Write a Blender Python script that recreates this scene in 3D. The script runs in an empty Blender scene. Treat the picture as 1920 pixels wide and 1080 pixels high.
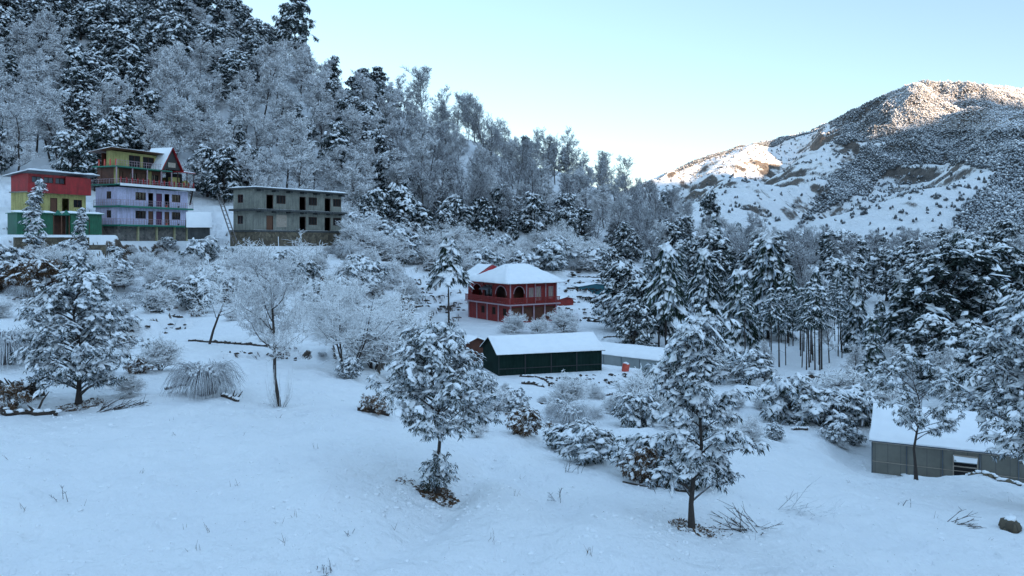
import bpy, math, random
import numpy as np
from mathutils import Vector, Matrix

# ------------------------------------------------------------------ camera, sky, sun, exposure
S = bpy.context.scene
F_PX, CX, HZ = 1507.0, 960.0, 450.0           # focal length / centre / eye level in photo pixels
cam_d = bpy.data.cameras.new('camera'); cam = bpy.data.objects.new('camera', cam_d)
S.collection.objects.link(cam); S.camera = cam
cam.location = (0, 0, 0); cam.rotation_euler = (math.pi / 2, 0, 0)
cam_d.sensor_width = 36; cam_d.lens = 36 * F_PX / 1920; cam_d.shift_y = -(540 - HZ) / 1920
cam_d.clip_start = .1; cam_d.clip_end = 12000
S.view_settings.view_transform = 'Standard'; S.view_settings.look = 'None'
S.view_settings.exposure = 2.52; S.view_settings.gamma = 1.0
SUN_EL, SUN_AZ = math.radians(12), math.radians(150)
w = bpy.data.worlds.new('World'); S.world = w; w.use_nodes = True
nt = w.node_tree; nt.nodes.clear()
sky = nt.nodes.new('ShaderNodeTexSky'); sky.sky_type = 'NISHITA'; sky.sun_disc = False
sky.sun_elevation = SUN_EL; sky.sun_rotation = SUN_AZ; sky.altitude = 1500
sky.air_density = 1.0; sky.dust_density = .6; sky.ozone_density = 1.4
bg = nt.nodes.new('ShaderNodeBackground'); bg.inputs['Strength'].default_value = .15
wo = nt.nodes.new('ShaderNodeOutputWorld')
hs = nt.nodes.new('ShaderNodeHueSaturation'); hs.inputs['Saturation'].default_value = .86; hs.inputs['Hue'].default_value = .486
tcw = nt.nodes.new('ShaderNodeTexCoord'); sxw = nt.nodes.new('ShaderNodeSeparateXYZ'); rw = nt.nodes.new('ShaderNodeValToRGB')   # zenith brighter, horizon dimmer
for q_, (p_, c_) in zip([rw.color_ramp.elements[0], rw.color_ramp.elements[1], rw.color_ramp.elements.new(.3)], ((0, .27), (.75, 1.02), (.3, .33))): q_.position = p_; q_.color = (c_, c_, c_, 1)
mw = nt.nodes.new('ShaderNodeVectorMath'); mw.operation = 'MULTIPLY'
nt.links.new(tcw.outputs['Generated'], sxw.inputs[0]); nt.links.new(sxw.outputs['Z'], rw.inputs[0])
nt.links.new(sky.outputs[0], hs.inputs['Color']); nt.links.new(hs.outputs[0], mw.inputs[0]); nt.links.new(rw.outputs[0], mw.inputs[1])
nt.links.new(mw.outputs[0], bg.inputs[0]); nt.links.new(bg.outputs[0], wo.inputs[0])
sl = bpy.data.lights.new('sun', 'SUN'); sl.energy = 2.6; sl.angle = math.radians(.5); sl.color = (1, .70, .44)
so = bpy.data.objects.new('sun', sl); S.collection.objects.link(so)
SD = Vector((math.sin(SUN_AZ) * math.cos(SUN_EL), math.cos(SUN_AZ) * math.cos(SUN_EL), math.sin(SUN_EL)))
so.rotation_euler = SD.to_track_quat('Z', 'Y').to_euler()
S.cycles.max_bounces = 6; S.cycles.diffuse_bounces = 3; S.cycles.transparent_max_bounces = 4

rng = np.random.default_rng(7); random.seed(7)
COL = S.collection

# ------------------------------------------------------------------ noise
def _h(ix, iy, s):
    n = (ix.astype(np.int64) * 374761393 + iy.astype(np.int64) * 668265263 + s * 974634777) & 0x7fffffff
    n = ((n ^ (n >> 13)) * 1274126177) & 0x7fffffff
    return ((n ^ (n >> 16)) & 0xffff) / 65535.0
def vnoise(x, y, s=0):
    x = np.asarray(x, float); y = np.asarray(y, float)
    ix = np.floor(x); iy = np.floor(y); fx = x - ix; fy = y - iy
    fx = fx * fx * (3 - 2 * fx); fy = fy * fy * (3 - 2 * fy)
    a = _h(ix, iy, s); b = _h(ix + 1, iy, s); c = _h(ix, iy + 1, s); d = _h(ix + 1, iy + 1, s)
    return (a + (b - a) * fx) * (1 - fy) + (c + (d - c) * fx) * fy - .5
def fbm(x, y, sc, octs=4, s=0, ridged=False):
    t = 0; a = 1.0
    for i in range(octs):
        n = vnoise(x / sc + 17.3 * i, y / sc - 9.1 * i, s + i)
        t = t + a * ((.5 - 2 * np.abs(n)) if ridged else n); a *= .5; sc /= 2.03
    return t
def sstep(a, b, x):
    t = np.clip((x - a) / (b - a), 0, 1); return t * t * (3 - 2 * t)

# ------------------------------------------------------------------ meshes
class MB:
    def __init__(s): s.V = []; s.Fs = []; s.n = 0
    def add(s, V, F, mat=0, smooth=False):
        V = np.asarray(V, float).reshape(-1, 3); F = np.asarray(F, int)
        s.V.append(V); s.Fs.append((F + s.n, mat, smooth)); s.n += len(V); return s
    def box(s, x0, x1, y0, y1, z0, z1, mat=0):
        V = [(x, y, z) for z in (z0, z1) for y in (y0, y1) for x in (x0, x1)]
        return s.add(V, [(0, 2, 3, 1), (4, 5, 7, 6), (0, 1, 5, 4), (2, 6, 7, 3), (0, 4, 6, 2), (1, 3, 7, 5)], mat)
    def prism(s, poly, d, mat=0):          # poly: 3-D ring, d: extrusion vector
        P = np.asarray(poly, float); n = len(P); V = np.vstack([P, P + np.asarray(d, float)])
        s.add(V, [[i, (i + 1) % n, n + (i + 1) % n, n + i] for i in range(n)], mat)
        s.Fs.append((np.array([list(range(n))[::-1]]) + s.n - 2 * n, mat, False))
        s.Fs.append((np.array([list(range(n, 2 * n))]) + s.n - 2 * n, mat, False)); return s
    def tube(s, pts, rad, sides=7, mat=0, cap=True):
        P = np.asarray(pts, float); R = np.broadcast_to(np.asarray(rad, float), (len(P),))
        T = np.gradient(P, axis=0); T /= np.linalg.norm(T, axis=1)[:, None] + 1e-9
        up = np.array([.13, .31, 1.0]) if abs(T[0][2]) < .9 else np.array([1.0, .2, .1])
        A = np.cross(T, up); A /= np.linalg.norm(A, axis=1)[:, None] + 1e-9; B = np.cross(T, A)
        a = np.arange(sides) * 2 * np.pi / sides
        V = P[:, None] + R[:, None, None] * (np.cos(a)[None, :, None] * A[:, None] + np.sin(a)[None, :, None] * B[:, None])
        F = []
        for i in range(len(P) - 1):
            for k in range(sides):
                F.append((i * sides + k, i * sides + (k + 1) % sides, (i + 1) * sides + (k + 1) % sides, (i + 1) * sides + k))
        s.add(V.reshape(-1, 3), F, mat, sides > 5)
        if cap: s.Fs.append((np.array([list(range(sides))]) + s.n - sides * 1, mat, False))
        return s
    def tubes(s, P0, P1, R0, R1, sides=3, mat=0):
        P0 = np.asarray(P0, float); P1 = np.asarray(P1, float); n = len(P0)
        if n == 0: return s
        R0 = np.broadcast_to(R0, (n,)); R1 = np.broadcast_to(R1, (n,))
        T = P1 - P0; T = T / (np.linalg.norm(T, axis=1)[:, None] + 1e-9)
        up = np.where(np.abs(T[:, 2:3]) < .9, [[0, 0, 1.0]], [[1.0, 0, 0]])
        A = np.cross(T, up); A /= np.linalg.norm(A, axis=1)[:, None] + 1e-9; B = np.cross(T, A)
        a = np.arange(sides) * 2 * np.pi / sides + .5
        ring = np.cos(a)[None, :, None] * A[:, None] + np.sin(a)[None, :, None] * B[:, None]
        V = np.concatenate([P0[:, None] + ring * R0[:, None, None], P1[:, None] + ring * R1[:, None, None]], 1)
        k = np.arange(sides); k2 = (k + 1) % sides
        f = np.stack([k, k2, sides + k2, sides + k], 1)
        return s.add(V.reshape(-1, 3), (f[None] + (np.arange(n) * 2 * sides)[:, None, None]).reshape(-1, 4), mat)
    def leaves(s, C, D, L, W, mat=0, droop=0.0):
        """pointed leaves starting at C along D"""
        n = len(C); D = D / (np.linalg.norm(D, axis=1)[:, None] + 1e-9)
        X = np.cross(D, rng.normal(size=(n, 3)) * .5 + [0, 0, 1]); X /= np.linalg.norm(X, axis=1)[:, None] + 1e-9
        L = np.broadcast_to(L, (n,))[:, None]; W = np.broadcast_to(W, (n,))[:, None]
        mid = C + D * L * .5; tip = C + D * L - np.array([0, 0, 1.0]) * L * droop
        V = np.stack([C, mid + X * W * .5, tip, mid - X * W * .5], 1).reshape(-1, 3)
        return s.add(V, np.arange(4 * n).reshape(n, 4), mat)
    def caps(s, C, R, H, mat=0, k=6, rag=.35, tilt=None):
        """irregular pillows of snow"""
        n = len(C); R = np.broadcast_to(R, (n,)); H = np.broadcast_to(H, (n,))
        a = np.arange(k) * 2 * np.pi / k; rr = 1 + rag * rng.uniform(-1, 1, (n, k)); a = a[None] + rng.uniform(0, 6.28, (n, 1))
        sa = rng.uniform(0, 3.14, (n, 1)); se = rng.uniform(-rag, rag, (n, 1)) * 1.1; rr = rr * (1 + se * np.cos(2 * (a - sa)))
        def ring(f, z, e=1.0):
            return np.stack([C[:, None, 0] + np.cos(a) * rr * R[:, None] * f, C[:, None, 1] + np.sin(a) * rr * R[:, None] * f,
                             C[:, None, 2] + z * H[:, None] + rag * .3 * H[:, None] * rng.uniform(-1, 1, (n, k))], 2)
        r0 = ring(1, -.35); r1 = ring(.82, .45)
        top = C + np.stack([rng.normal(0, .1, n) * R, rng.normal(0, .1, n) * R, H], 1)
        bot = C - np.stack([0 * R, 0 * R, H * .2], 1)
        V = np.concatenate([r0, r1, top[:, None], bot[:, None]], 1)
        if tilt is not None:                     # hang the outer side down
            rel = V - C[:, None]; V[:, :, 2] -= np.einsum('nki,ni->nk', rel[:, :, :2], tilt)
        q = np.arange(k); q2 = (q + 1) % k; m = 2 * k + 2; off = (np.arange(n) * m)[:, None, None]
        f4 = np.stack([q, q2, k + q2, k + q], 1); f3 = np.concatenate([np.stack([k + q, k + q2, q * 0 + 2 * k], 1), np.stack([q2, q, q * 0 + 2 * k + 1], 1)])
        V = V.reshape(-1, 3); base = s.n
        s.V.append(V); s.Fs.append(((f4[None] + off).reshape(-1, 4) + base, mat, True))
        s.Fs.append(((f3[None] + off).reshape(-1, 3) + base, mat, True)); s.n += len(V); return s
    def grid(s, V, mat=0, smooth=True):
        nu, nv = V.shape[:2]; i = np.arange(nu * nv).reshape(nu, nv)
        F = np.stack([i[:-1, :-1], i[1:, :-1], i[1:, 1:], i[:-1, 1:]], 2).reshape(-1, 4)
        return s.add(V.reshape(-1, 3), F, mat, smooth)
    def mesh(s, name, mats):
        me = bpy.data.meshes.new(name); V = np.concatenate(s.V)
        me.vertices.add(len(V)); me.vertices.foreach_set('co', V.ravel())
        nl = sum(f.size for f, _, _ in s.Fs); npf = sum(len(f) for f, _, _ in s.Fs)
        me.loops.add(nl); me.polygons.add(npf)
        me.loops.foreach_set('vertex_index', np.concatenate([f.ravel() for f, _, _ in s.Fs]))
        tot = np.concatenate([np.full(len(f), f.shape[1]) for f, _, _ in s.Fs])
        me.polygons.foreach_set('loop_start', np.concatenate([[0], np.cumsum(tot)[:-1]]))
        me.polygons.foreach_set('loop_total', tot)
        me.polygons.foreach_set('material_index', np.concatenate([np.full(len(f), m) for f, m, _ in s.Fs]))
        me.polygons.foreach_set('use_smooth', np.concatenate([np.full(len(f), sm) for f, _, sm in s.Fs]))
        for m in (mats if isinstance(mats, (list, tuple)) else [mats]): me.materials.append(m)
        me.update(calc_edges=True); me.validate(); return me
    def build(s, name, mats, parent=None, fix=False):
        me = s.mesh(name, mats); o = bpy.data.objects.new(name, me); COL.objects.link(o)
        if parent: o.parent = parent
        return o

def tag(o, label=None, cat=None, group=None, kind=None):
    if label: o['label'] = label
    if cat: o['category'] = cat
    if group: o['group'] = group
    if kind: o['kind'] = kind
    return o
def thing(name, loc, rz=0, label=None, cat=None, group=None, scale=1):
    o = bpy.data.objects.new(name, None); COL.objects.link(o); o.empty_display_size = .3
    o.location = loc; o.rotation_euler = (0, 0, rz)
    o.scale = (scale,) * 3 if not hasattr(scale, '__len__') else scale
    return tag(o, label, cat, group)
def kids(o):
    return [c for c in o.children]
def copy_tree(o, parent=None, cache={}):
    c = o.copy(); COL.objects.link(c); c.parent = parent
    if o.name not in cache: cache[o.name] = kids(o)
    for ch in cache[o.name]: copy_tree(ch, c)
    return c

# ------------------------------------------------------------------ materials
def nodes(name):
    m = bpy.data.materials.new(name); m.use_nodes = True; t = m.node_tree
    return m, t, t.nodes['Principled BSDF']
def N(t, k, **kw):
    n = t.nodes.new(k)
    for a, v in kw.items():
        if a.startswith('i_'):
            key = a[2:].replace('_', ' '); n.inputs[int(key) if key.isdigit() else key].default_value = v
        else: setattr(n, a, v)
    return n
def noise(t, scale, detail=4, coord='Object', rough=.6, dist=0, stretch=None):
    tc = N(t, 'ShaderNodeTexCoord'); n = N(t, 'ShaderNodeTexNoise', i_Scale=scale, i_Detail=detail, i_Roughness=rough, i_Distortion=dist)
    if stretch:
        mp = N(t, 'ShaderNodeMapping'); mp.inputs['Scale'].default_value = stretch
        t.links.new(tc.outputs[coord], mp.inputs[0]); t.links.new(mp.outputs[0], n.inputs['Vector'])
    else: t.links.new(tc.outputs[coord], n.inputs['Vector'])
    return n.outputs['Fac']
def ramp(t, fac, stops):
    r = N(t, 'ShaderNodeValToRGB'); e = r.color_ramp.elements
    while len(e) < len(stops): e.new(.5)
    for q, (p, c) in zip(e, stops):
        q.position = p; q.color = (*c, 1) if hasattr(c, '__len__') else (c, c, c, 1)
    t.links.new(fac, r.inputs[0]); return r.outputs[0]
def mixc(t, fac, a, b):
    m = N(t, 'ShaderNodeMix', data_type='RGBA')
    for k, v in (('Factor', fac), ('A', a), ('B', b)):
        s = [q for q in m.inputs if q.name == k and q.enabled][0]
        if hasattr(v, 'is_output') or isinstance(v, bpy.types.NodeSocket): t.links.new(v, s)
        elif k == 'Factor': s.default_value = v
        else: s.default_value = (*v, 1)
    return [q for q in m.outputs if q.enabled][0]
def mth(t, op, a, b=None):
    m = N(t, 'ShaderNodeMath', operation=op)
    for i, v in enumerate((a, b)):
        if v is None: continue
        if isinstance(v, bpy.types.NodeSocket): t.links.new(v, m.inputs[i])
        else: m.inputs[i].default_value = v
    return m.outputs[0]
def bump(t, bs, h, strength=.3, dist=.05):
    b = N(t, 'ShaderNodeBump', i_Strength=strength, i_Distance=dist); t.links.new(h, b.inputs['Height']); t.links.new(b.outputs[0], bs.inputs['Normal'])
SNOW = (.80, .85, .90)
def mat_snow(name='snow', sc=3.0, st=.35):
    m, t, b = nodes(name); b.inputs['Roughness'].default_value = .75
    n = noise(t, sc, 5); c = ramp(t, n, [(.3, (.84, .85, .87)), (.7, (.90, .905, .91))])
    t.links.new(c, b.inputs['Base Color']); bump(t, b, n, st, .06); return m
def mat_plain(name, c1, c2=None, scale=2.0, rough=.8, detail=5, stretch=None, metal=0, bstr=.2):
    m, t, b = nodes(name); b.inputs['Roughness'].default_value = rough; b.inputs['Metallic'].default_value = metal
    c2 = c2 or tuple(x * .7 for x in c1)
    n = noise(t, scale, detail, stretch=stretch); col = ramp(t, n, [(.35, c1), (.68, c2)])
    if 'paint' in name or 'concrete' in name or 'red_wood' in name:      # rain streaks and grime
        st = ramp(t, noise(t, 1.0, 6, stretch=(3.2, 3.2, .35), rough=.7), [(.36, .42), (.56, 1.0)]); sp = ramp(t, noise(t, 5, 5), [(.32, .6), (.5, 1.0)])
        for q in (st, sp):
            mm = N(t, 'ShaderNodeMix', data_type='RGBA', blend_type='MULTIPLY'); ii = [k for k in mm.inputs if k.enabled]; ii[0].default_value = .6; t.links.new(col, ii[1]); t.links.new(q, ii[2]); col = [k for k in mm.outputs if k.enabled][0]
    t.links.new(col, b.inputs['Base Color'])
    bump(t, b, n, bstr, .02); return m
def mat_leaf(name, a, c, frost=0.0):
    m, t, b = nodes(name); b.inputs['Roughness'].default_value = .7; b.inputs['Specular IOR Level'].default_value = .15
    g = N(t, 'ShaderNodeNewGeometry'); oi = N(t, 'ShaderNodeObjectInfo')
    r = mth(t, 'ADD', mth(t, 'MULTIPLY', g.outputs['Random Per Island'], .6), mth(t, 'MULTIPLY', oi.outputs['Random'], .4))
    col = ramp(t, r, [(0, a), (.62, c), (.93, tuple(min(1, x * 1.6 + .012) for x in c))])
    if frost:
        lt = mth(t, 'LESS_THAN', mth(t, 'FRACT', mth(t, 'MULTIPLY', g.outputs['Random Per Island'], 7.31)), frost)
        col = mixc(t, lt, col, (.42, .47, .52))
    t.links.new(col, b.inputs['Base Color']); return m
def mat_twig(name, bark, snow_from, snow_to, sc=6.0, snowcol=(.66, .71, .77)):
    """bark with snow lying on the upper side of every branch"""
    m, t, b = nodes(name); b.inputs['Roughness'].default_value = .85
    g = N(t, 'ShaderNodeNewGeometry'); sx = N(t, 'ShaderNodeSeparateXYZ'); t.links.new(g.outputs['Normal'], sx.inputs[0])
    n = noise(t, sc, 3); v = mth(t, 'ADD', sx.outputs['Z'], mth(t, 'MULTIPLY', n, .8))
    mr = N(t, 'ShaderNodeMapRange', interpolation_type='SMOOTHSTEP', i_1=snow_from + .4, i_2=snow_to + .4); t.links.new(v, mr.inputs[0])
    bk = ramp(t, noise(t, 12, 3), [(.3, bark), (.7, tuple(x * 1.7 for x in bark))])
    t.links.new(mixc(t, mr.outputs[0], bk, snowcol), b.inputs['Base Color']); return m
def mat_ground(name, rock_from, rock_to, nsc, dark=((.035, .026, .02), (.12, .085, .06)), patch=.0, bst=.5, bsc=1.2, bdist=.12):
    m, t, b = nodes(name); b.inputs['Roughness'].default_value = .75; b.inputs['Specular IOR Level'].default_value = .3
    g = N(t, 'ShaderNodeNewGeometry'); sx = N(t, 'ShaderNodeSeparateXYZ'); t.links.new(g.outputs['Normal'], sx.inputs[0])
    n1 = noise(t, nsc, 6, rough=.65); n2 = noise(t, nsc * 5, 4)
    v = mth(t, 'ADD', mth(t, 'SUBTRACT', 1.0, sx.outputs['Z']), mth(t, 'MULTIPLY', mth(t, 'SUBTRACT', n1, .5), .9))
    v = mth(t, 'ADD', v, mth(t, 'MULTIPLY', mth(t, 'SUBTRACT', n2, .5), .25))
    mr = N(t, 'ShaderNodeMapRange', interpolation_type='SMOOTHSTEP', i_1=rock_from, i_2=rock_to); t.links.new(v, mr.inputs[0])
    rk = ramp(t, noise(t, nsc * 4, 5), [(.35, dark[0]), (.7, dark[1])])
    sn = ramp(t, n1, [(.3, (.84, .85, .87)), (.7, (.90, .905, .91))])
    t.links.new(mixc(t, mr.outputs[0], sn, rk), b.inputs['Base Color'])
    h = mth(t, 'ADD', noise(t, bsc, 6, rough=.55, dist=.4), mth(t, 'MULTIPLY', noise(t, bsc * 6, 5, rough=.7, stretch=(1, .55, 1)), .35)); bump(t, b, h, bst, bdist); return m

M = {}
M['snow'] = mat_snow(); M['clump'] = mat_snow('clump_snow', 8, .5); M['roof_snow'] = mat_snow('roof_snow', 1.2, .25)
M['ground'] = mat_ground('snow_ground', .34, .46, .35, bst=1.0, bsc=.9, bdist=.34)
M['hill'] = mat_ground('hill_ground', .20, .5, .12, dark=((.02, .022, .02), (.07, .06, .05)))
M['mountain'] = mat_ground('mountain_ground', .27, .41, .036, dark=((.08, .072, .068), (.19, .165, .145)), bsc=.09, bst=1, bdist=6)
M['leaf'] = mat_leaf('leaf', (.016, .027, .016), (.040, .058, .034))
M['leaf_near'] = mat_leaf('leaf_near', (.013, .018, .015), (.036, .047, .036), frost=.34)
M['leaf_far'] = mat_leaf('leaf_far', (.012, .019, .018), (.032, .044, .038), frost=.12)
M['needle'] = mat_leaf('needle', (.012, .022, .018), (.032, .050, .036), frost=.24)
M['brown_leaf'] = mat_leaf('brown_leaf', (.06, .035, .02), (.14, .085, .05))
M['bark'] = mat_twig('bark', (.032, .024, .020), .45, .95, 5)
M['twig'] = mat_twig('twig', (.075, .062, .056), .25, .85, 7)
M['frost'] = mat_twig('frosted_twig', (.13, .12, .125), -.65, .25, 5, (.90, .905, .91))
M['frost_white'] = mat_twig('white_twig', (.24, .225, .22), -.8, .1, 5, (.92, .925, .93))
M['frost_grey'] = mat_twig('grey_twig', (.07, .062, .066), -.3, .55, 5, (.80, .82, .84))
M['sunlit_peak_leaf'] = mat_twig('sunlit_peak_leaf', (.16, .15, .14), -.1, 1.0, .35)  # frosted crowns, colour also made paler so the peak reads as sunlit
M['log'] = mat_plain('dead_wood', (.025, .017, .012), (.06, .04, .028), 6)
M['stone'] = mat_ground('stone_block', 9, 10, 2)
def mat_masonry(name, c1, c2, mortar, sc=1.0, bw=.55, rh=.28):
    m, t, b = nodes(name); b.inputs['Roughness'].default_value = .9
    tc = N(t, 'ShaderNodeTexCoord'); vo = N(t, 'ShaderNodeTexVoronoi', feature='F1', i_Scale=2.6 * sc); ve = N(t, 'ShaderNodeTexVoronoi', feature='DISTANCE_TO_EDGE', i_Scale=2.6 * sc)
    for q in (vo, ve): t.links.new(tc.outputs['Object'], q.inputs['Vector'])
    sx = N(t, 'ShaderNodeSeparateColor'); t.links.new(vo.outputs['Color'], sx.inputs[0])
    c = ramp(t, sx.outputs[0], [(0, c1), (1, c2)]); e = ramp(t, ve.outputs['Distance'], [(.02, 0), (.06, 1)])
    t.links.new(mixc(t, e, mortar, c), b.inputs['Base Color']); bump(t, b, e, .6, .03); return m
M['stone'] = mat_masonry('stone_wall', (.09, .085, .08), (.23, .21, .185), (.16, .15, .14))
M['stone_dark'] = mat_masonry('stone_dark', (.07, .055, .038), (.17, .14, .095), (.07, .06, .045), .9)
M['lavender'] = mat_plain('lavender_paint', (.66, .64, .84), (.60, .58, .78), .7, .7)
M['green_trim'] = mat_plain('green_trim', (.02, .20, .13), (.02, .14, .10), 2, .5)
M['cream'] = mat_plain('cream_paint', (.56, .52, .30), (.46, .42, .25), 2)
M['yellow'] = mat_plain('yellow_paint', (.50, .45, .17), (.38, .33, .12), .9)
M['red'] = mat_plain('red_paint', (.42, .018, .022), (.30, .015, .02), 1.2, .5)
M['red_wood'] = mat_plain('red_wood', (.33, .026, .020), (.20, .019, .015), 1.5, .65, stretch=(1, 1, 6))
M['brown_wood'] = mat_plain('brown_wood', (.12, .038, .018), (.07, .024, .013), 2, .6)
M['pink_trim'] = mat_plain('pale_trim', (.46, .33, .36), (.36, .25, .28), 3)
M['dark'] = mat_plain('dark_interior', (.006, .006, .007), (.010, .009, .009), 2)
M['glass'] = mat_plain('window_glass', (.012, .014, .018), (.02, .022, .028), 1, .12)
M['wood_door'] = mat_plain('wood_door', (.13, .05, .022), (.09, .035, .018), 2, .6, stretch=(6, 6, 1))
M['purple_door'] = mat_plain('purple_door', (.12, .03, .09), (.08, .02, .06), 2, .6)
M['frame'] = mat_plain('window_frame', (.07, .03, .02), (.05, .022, .016), 3)
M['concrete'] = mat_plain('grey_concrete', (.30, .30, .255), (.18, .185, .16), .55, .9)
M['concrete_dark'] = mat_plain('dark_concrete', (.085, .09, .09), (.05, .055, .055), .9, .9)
M['steel'] = mat_plain('grey_sheet', (.11, .13, .15), (.07, .085, .10), 1, .5, stretch=(1, 1, .2))
M['black'] = mat_plain('black_sheet', (.012, .012, .014), (.02, .02, .022), 2, .5)
M['curtain'] = mat_plain('curtain', (.42, .36, .30), (.30, .25, .2), 4)
M['blue'] = mat_plain('blue_sheet', (.03, .16, .20), (.02, .10, .13), 1.5, .5)
M['orange'] = mat_plain('orange_plastic', (.60, .085, .05), (.48, .06, .04), 2, .4)
M['tunnel'] = mat_plain('grey_plastic_film', (.27, .30, .30), (.20, .225, .225), .8, .45)
M['tunnel_green'] = mat_plain('green_plastic_film', (.15, .21, .185), (.11, .16, .14), .8, .45)
def mat_corr(name, c, period=.25, axis='X', c2=None):
    m, t, b = nodes(name); b.inputs['Roughness'].default_value = .5
    tc = N(t, 'ShaderNodeTexCoord'); sx = N(t, 'ShaderNodeSeparateXYZ'); t.links.new(tc.outputs['Object'], sx.inputs[0])
    s = mth(t, 'SINE', mth(t, 'MULTIPLY', sx.outputs[axis], 6.283 / period))
    n = noise(t, 1.1, 5); t.links.new(ramp(t, n, [(.3, c), (.7, c2 or tuple(x * .6 for x in c))]), b.inputs['Base Color'])
    bump(t, b, s, .7, .03); return m
M['green_sheet'] = mat_corr('green_sheet', (.010, .13, .065), .3)
M['shed_green'] = mat_corr('dark_green_sheet', (.006, .017, .014), .33, 'X', (.012, .028, .024)); M['shed_green'].node_tree.nodes['Principled BSDF'].inputs['Roughness'].default_value = .95; M['shed_green'].node_tree.nodes['Principled BSDF'].inputs['Specular IOR Level'].default_value = .1
def mat_poly():
    m, t, b = nodes('poly_sheet'); b.inputs['Roughness'].default_value = .4
    n = noise(t, .9, 6); c = ramp(t, n, [(.3, (.115, .11, .09)), (.72, (.20, .19, .155))])
    tc = N(t, 'ShaderNodeTexCoord'); sx = N(t, 'ShaderNodeSeparateXYZ'); t.links.new(tc.outputs['Object'], sx.inputs[0])
    s = mth(t, 'SINE', mth(t, 'MULTIPLY', sx.outputs['X'], 6.283 / .6)); c = mixc(t, mth(t, 'GREATER_THAN', s, .985), c, (.09, .09, .085))
    t.links.new(c, b.inputs['Base Color']); bump(t, b, n, .2, .03); return m
M['poly'] = mat_poly()

# ------------------------------------------------------------------ terrain
def P3(u, v, d): return ((u - CX) / F_PX * d, d, (HZ - v) / F_PX * d)
G = """0 1080 17;300 1080 17.5;600 1080 18;960 1080 19;1300 1080 19.5;1920 1080 20;-500 1000 17;2400 1080 20
0 900 22;300 900 23;600 900 22.5;820 930 24;1000 940 23.5;1150 980 22;1297 992 22;1500 1000 22.5;1700 980 24;1920 980 24.5
0 785 30;147 757 33;300 735 34.5;420 760 32;525 762 33;640 772 33;720 822 29;760 860 27;940 905 25;1000 850 31
1100 880 28.5;1200 900 27.5;1400 920 27;1600 925 28.5;1700 888 38.5;1910 905 36.5;2200 915 36;1632 886 41;1560 845 42
1200 800 41;1080 835 36;900 800 38;960 770 45;1100 775 47;1300 790 46;1420 800 45;1560 805 49;1500 710 74;1400 720 70;1640 800 50;1800 800 52;2100 820 50
1030 707 72;932 705 70;1128 704 73;860 690 68;1172 694 76;1240 712 80;1283 708 84;1130 650 92;1000 650 84
660 700 46;560 690 46;460 690 44;390 645 53;300 670 45;200 660 47;60 690 40;0 640 46;-300 640 46;250 600 60;120 560 72;0 550 72
760 640 72;740 600 85;700 700 50;800 740 52;620 600 68;500 590 70;420 560 82;300 530 90;600 530 92;700 500 112
957 608 105;877 594 113;1043 604 109;860 640 90;840 615 98;1100 590 115;1060 560 128;1150 555 132;1050 515 150;1200 520 158;800 530 120;850 490 150;1250 620 105;1200 650 92;1100 625 98
110 475 95;30 470 90;200 468 104;205 460 117;352 460 131;420 470 118;476 465 114;640 470 130;700 470 132;540 463 120
0 455 92;-100 380 100;-300 330 110;30 442 98;190 443 104;50 404 110;160 402 116;240 462 126;560 425 140;400 410 135
0 330 138;150 335 142;300 345 148;450 360 152;640 410 150;740 445 158;900 465 170;1080 475 182;1200 490 190;1300 505 205;1400 500 240
-400 250 150;-400 -180 225;-600 -200 225;0 -110 232;200 -40 230;400 40 226;560 118 226;740 205 228;900 270 235;1050 322 242;1150 357 252;1250 398 262;1320 425 275
200 170 190;400 220 188;600 270 188;800 330 196;1000 380 210;0 130 185;1150 420 225
200 60 300;-400 -60 320;600 230 300;900 350 310;1150 430 320;1300 455 330;-400 200 600;400 300 600;900 440 600;1400 475 420;1700 485 420;2000 480 420
1350 560 150;1500 620 110;1600 600 130;1420 650 95;1700 620 115;1900 600 112;2200 560 120;1550 540 190;1800 530 190;1400 520 200;1500 500 280;1800 495 280;2100 470 300;2100 500 200
1500 520 900;1000 480 900;2200 520 900;400 450 900;-400 400 900;1500 520 3000;0 440 3000;3000 520 3000"""
pts = []
for s_ in G.replace('\n', ';').split(';'):
    a, b_, c_ = map(float, s_.split()); x, y, z = P3(a, b_, c_); pts.append((math.atan2(x, y), math.log(math.hypot(x, y)), z / math.hypot(x, y)))
for th in np.radians([-180, -150, -120, -90, -60, 60, 90, 120, 150, 180]):
    f = math.cos(th)
    for r, z in ((1, -1.6), (4, -1.9 - 1.2 * f), (12, -3 - 3.5 * f), (30, -1 - 6 * f), (100, 4 - 10 * f), (400, 20 - 25 * f), (1500, 40), (3000, 0)):
        pts.append((th, math.log(r), z / r))
for th in np.radians([-40, -20, 0, 20, 40]):
    for r, z in ((1, -1.6), (2, -2.3), (5, -3.7), (10, -6.0), (14, -7.3)): pts.append((th, math.log(r), z / r))
PT = np.array(pts); KX, KY = 3.2, 1.0
A_ = np.stack([PT[:, 0] * KX, PT[:, 1] * KY], 1)
def phi(r): return np.sqrt(r * r + .0009) * 1.0
_n = len(A_); K = phi(np.linalg.norm(A_[:, None] - A_[None], axis=2)) - np.eye(_n) * .004
Q = np.hstack([np.ones((_n, 1)), A_]); big = np.vstack([np.hstack([K, Q]), np.hstack([Q.T, np.zeros((3, 3))])])
WT = np.linalg.solve(big, np.concatenate([PT[:, 2], np.zeros(3)]))
PADS = []      # flattened building plots: (cx, cy, ux, uy, halfx, halfy, z)
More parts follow.
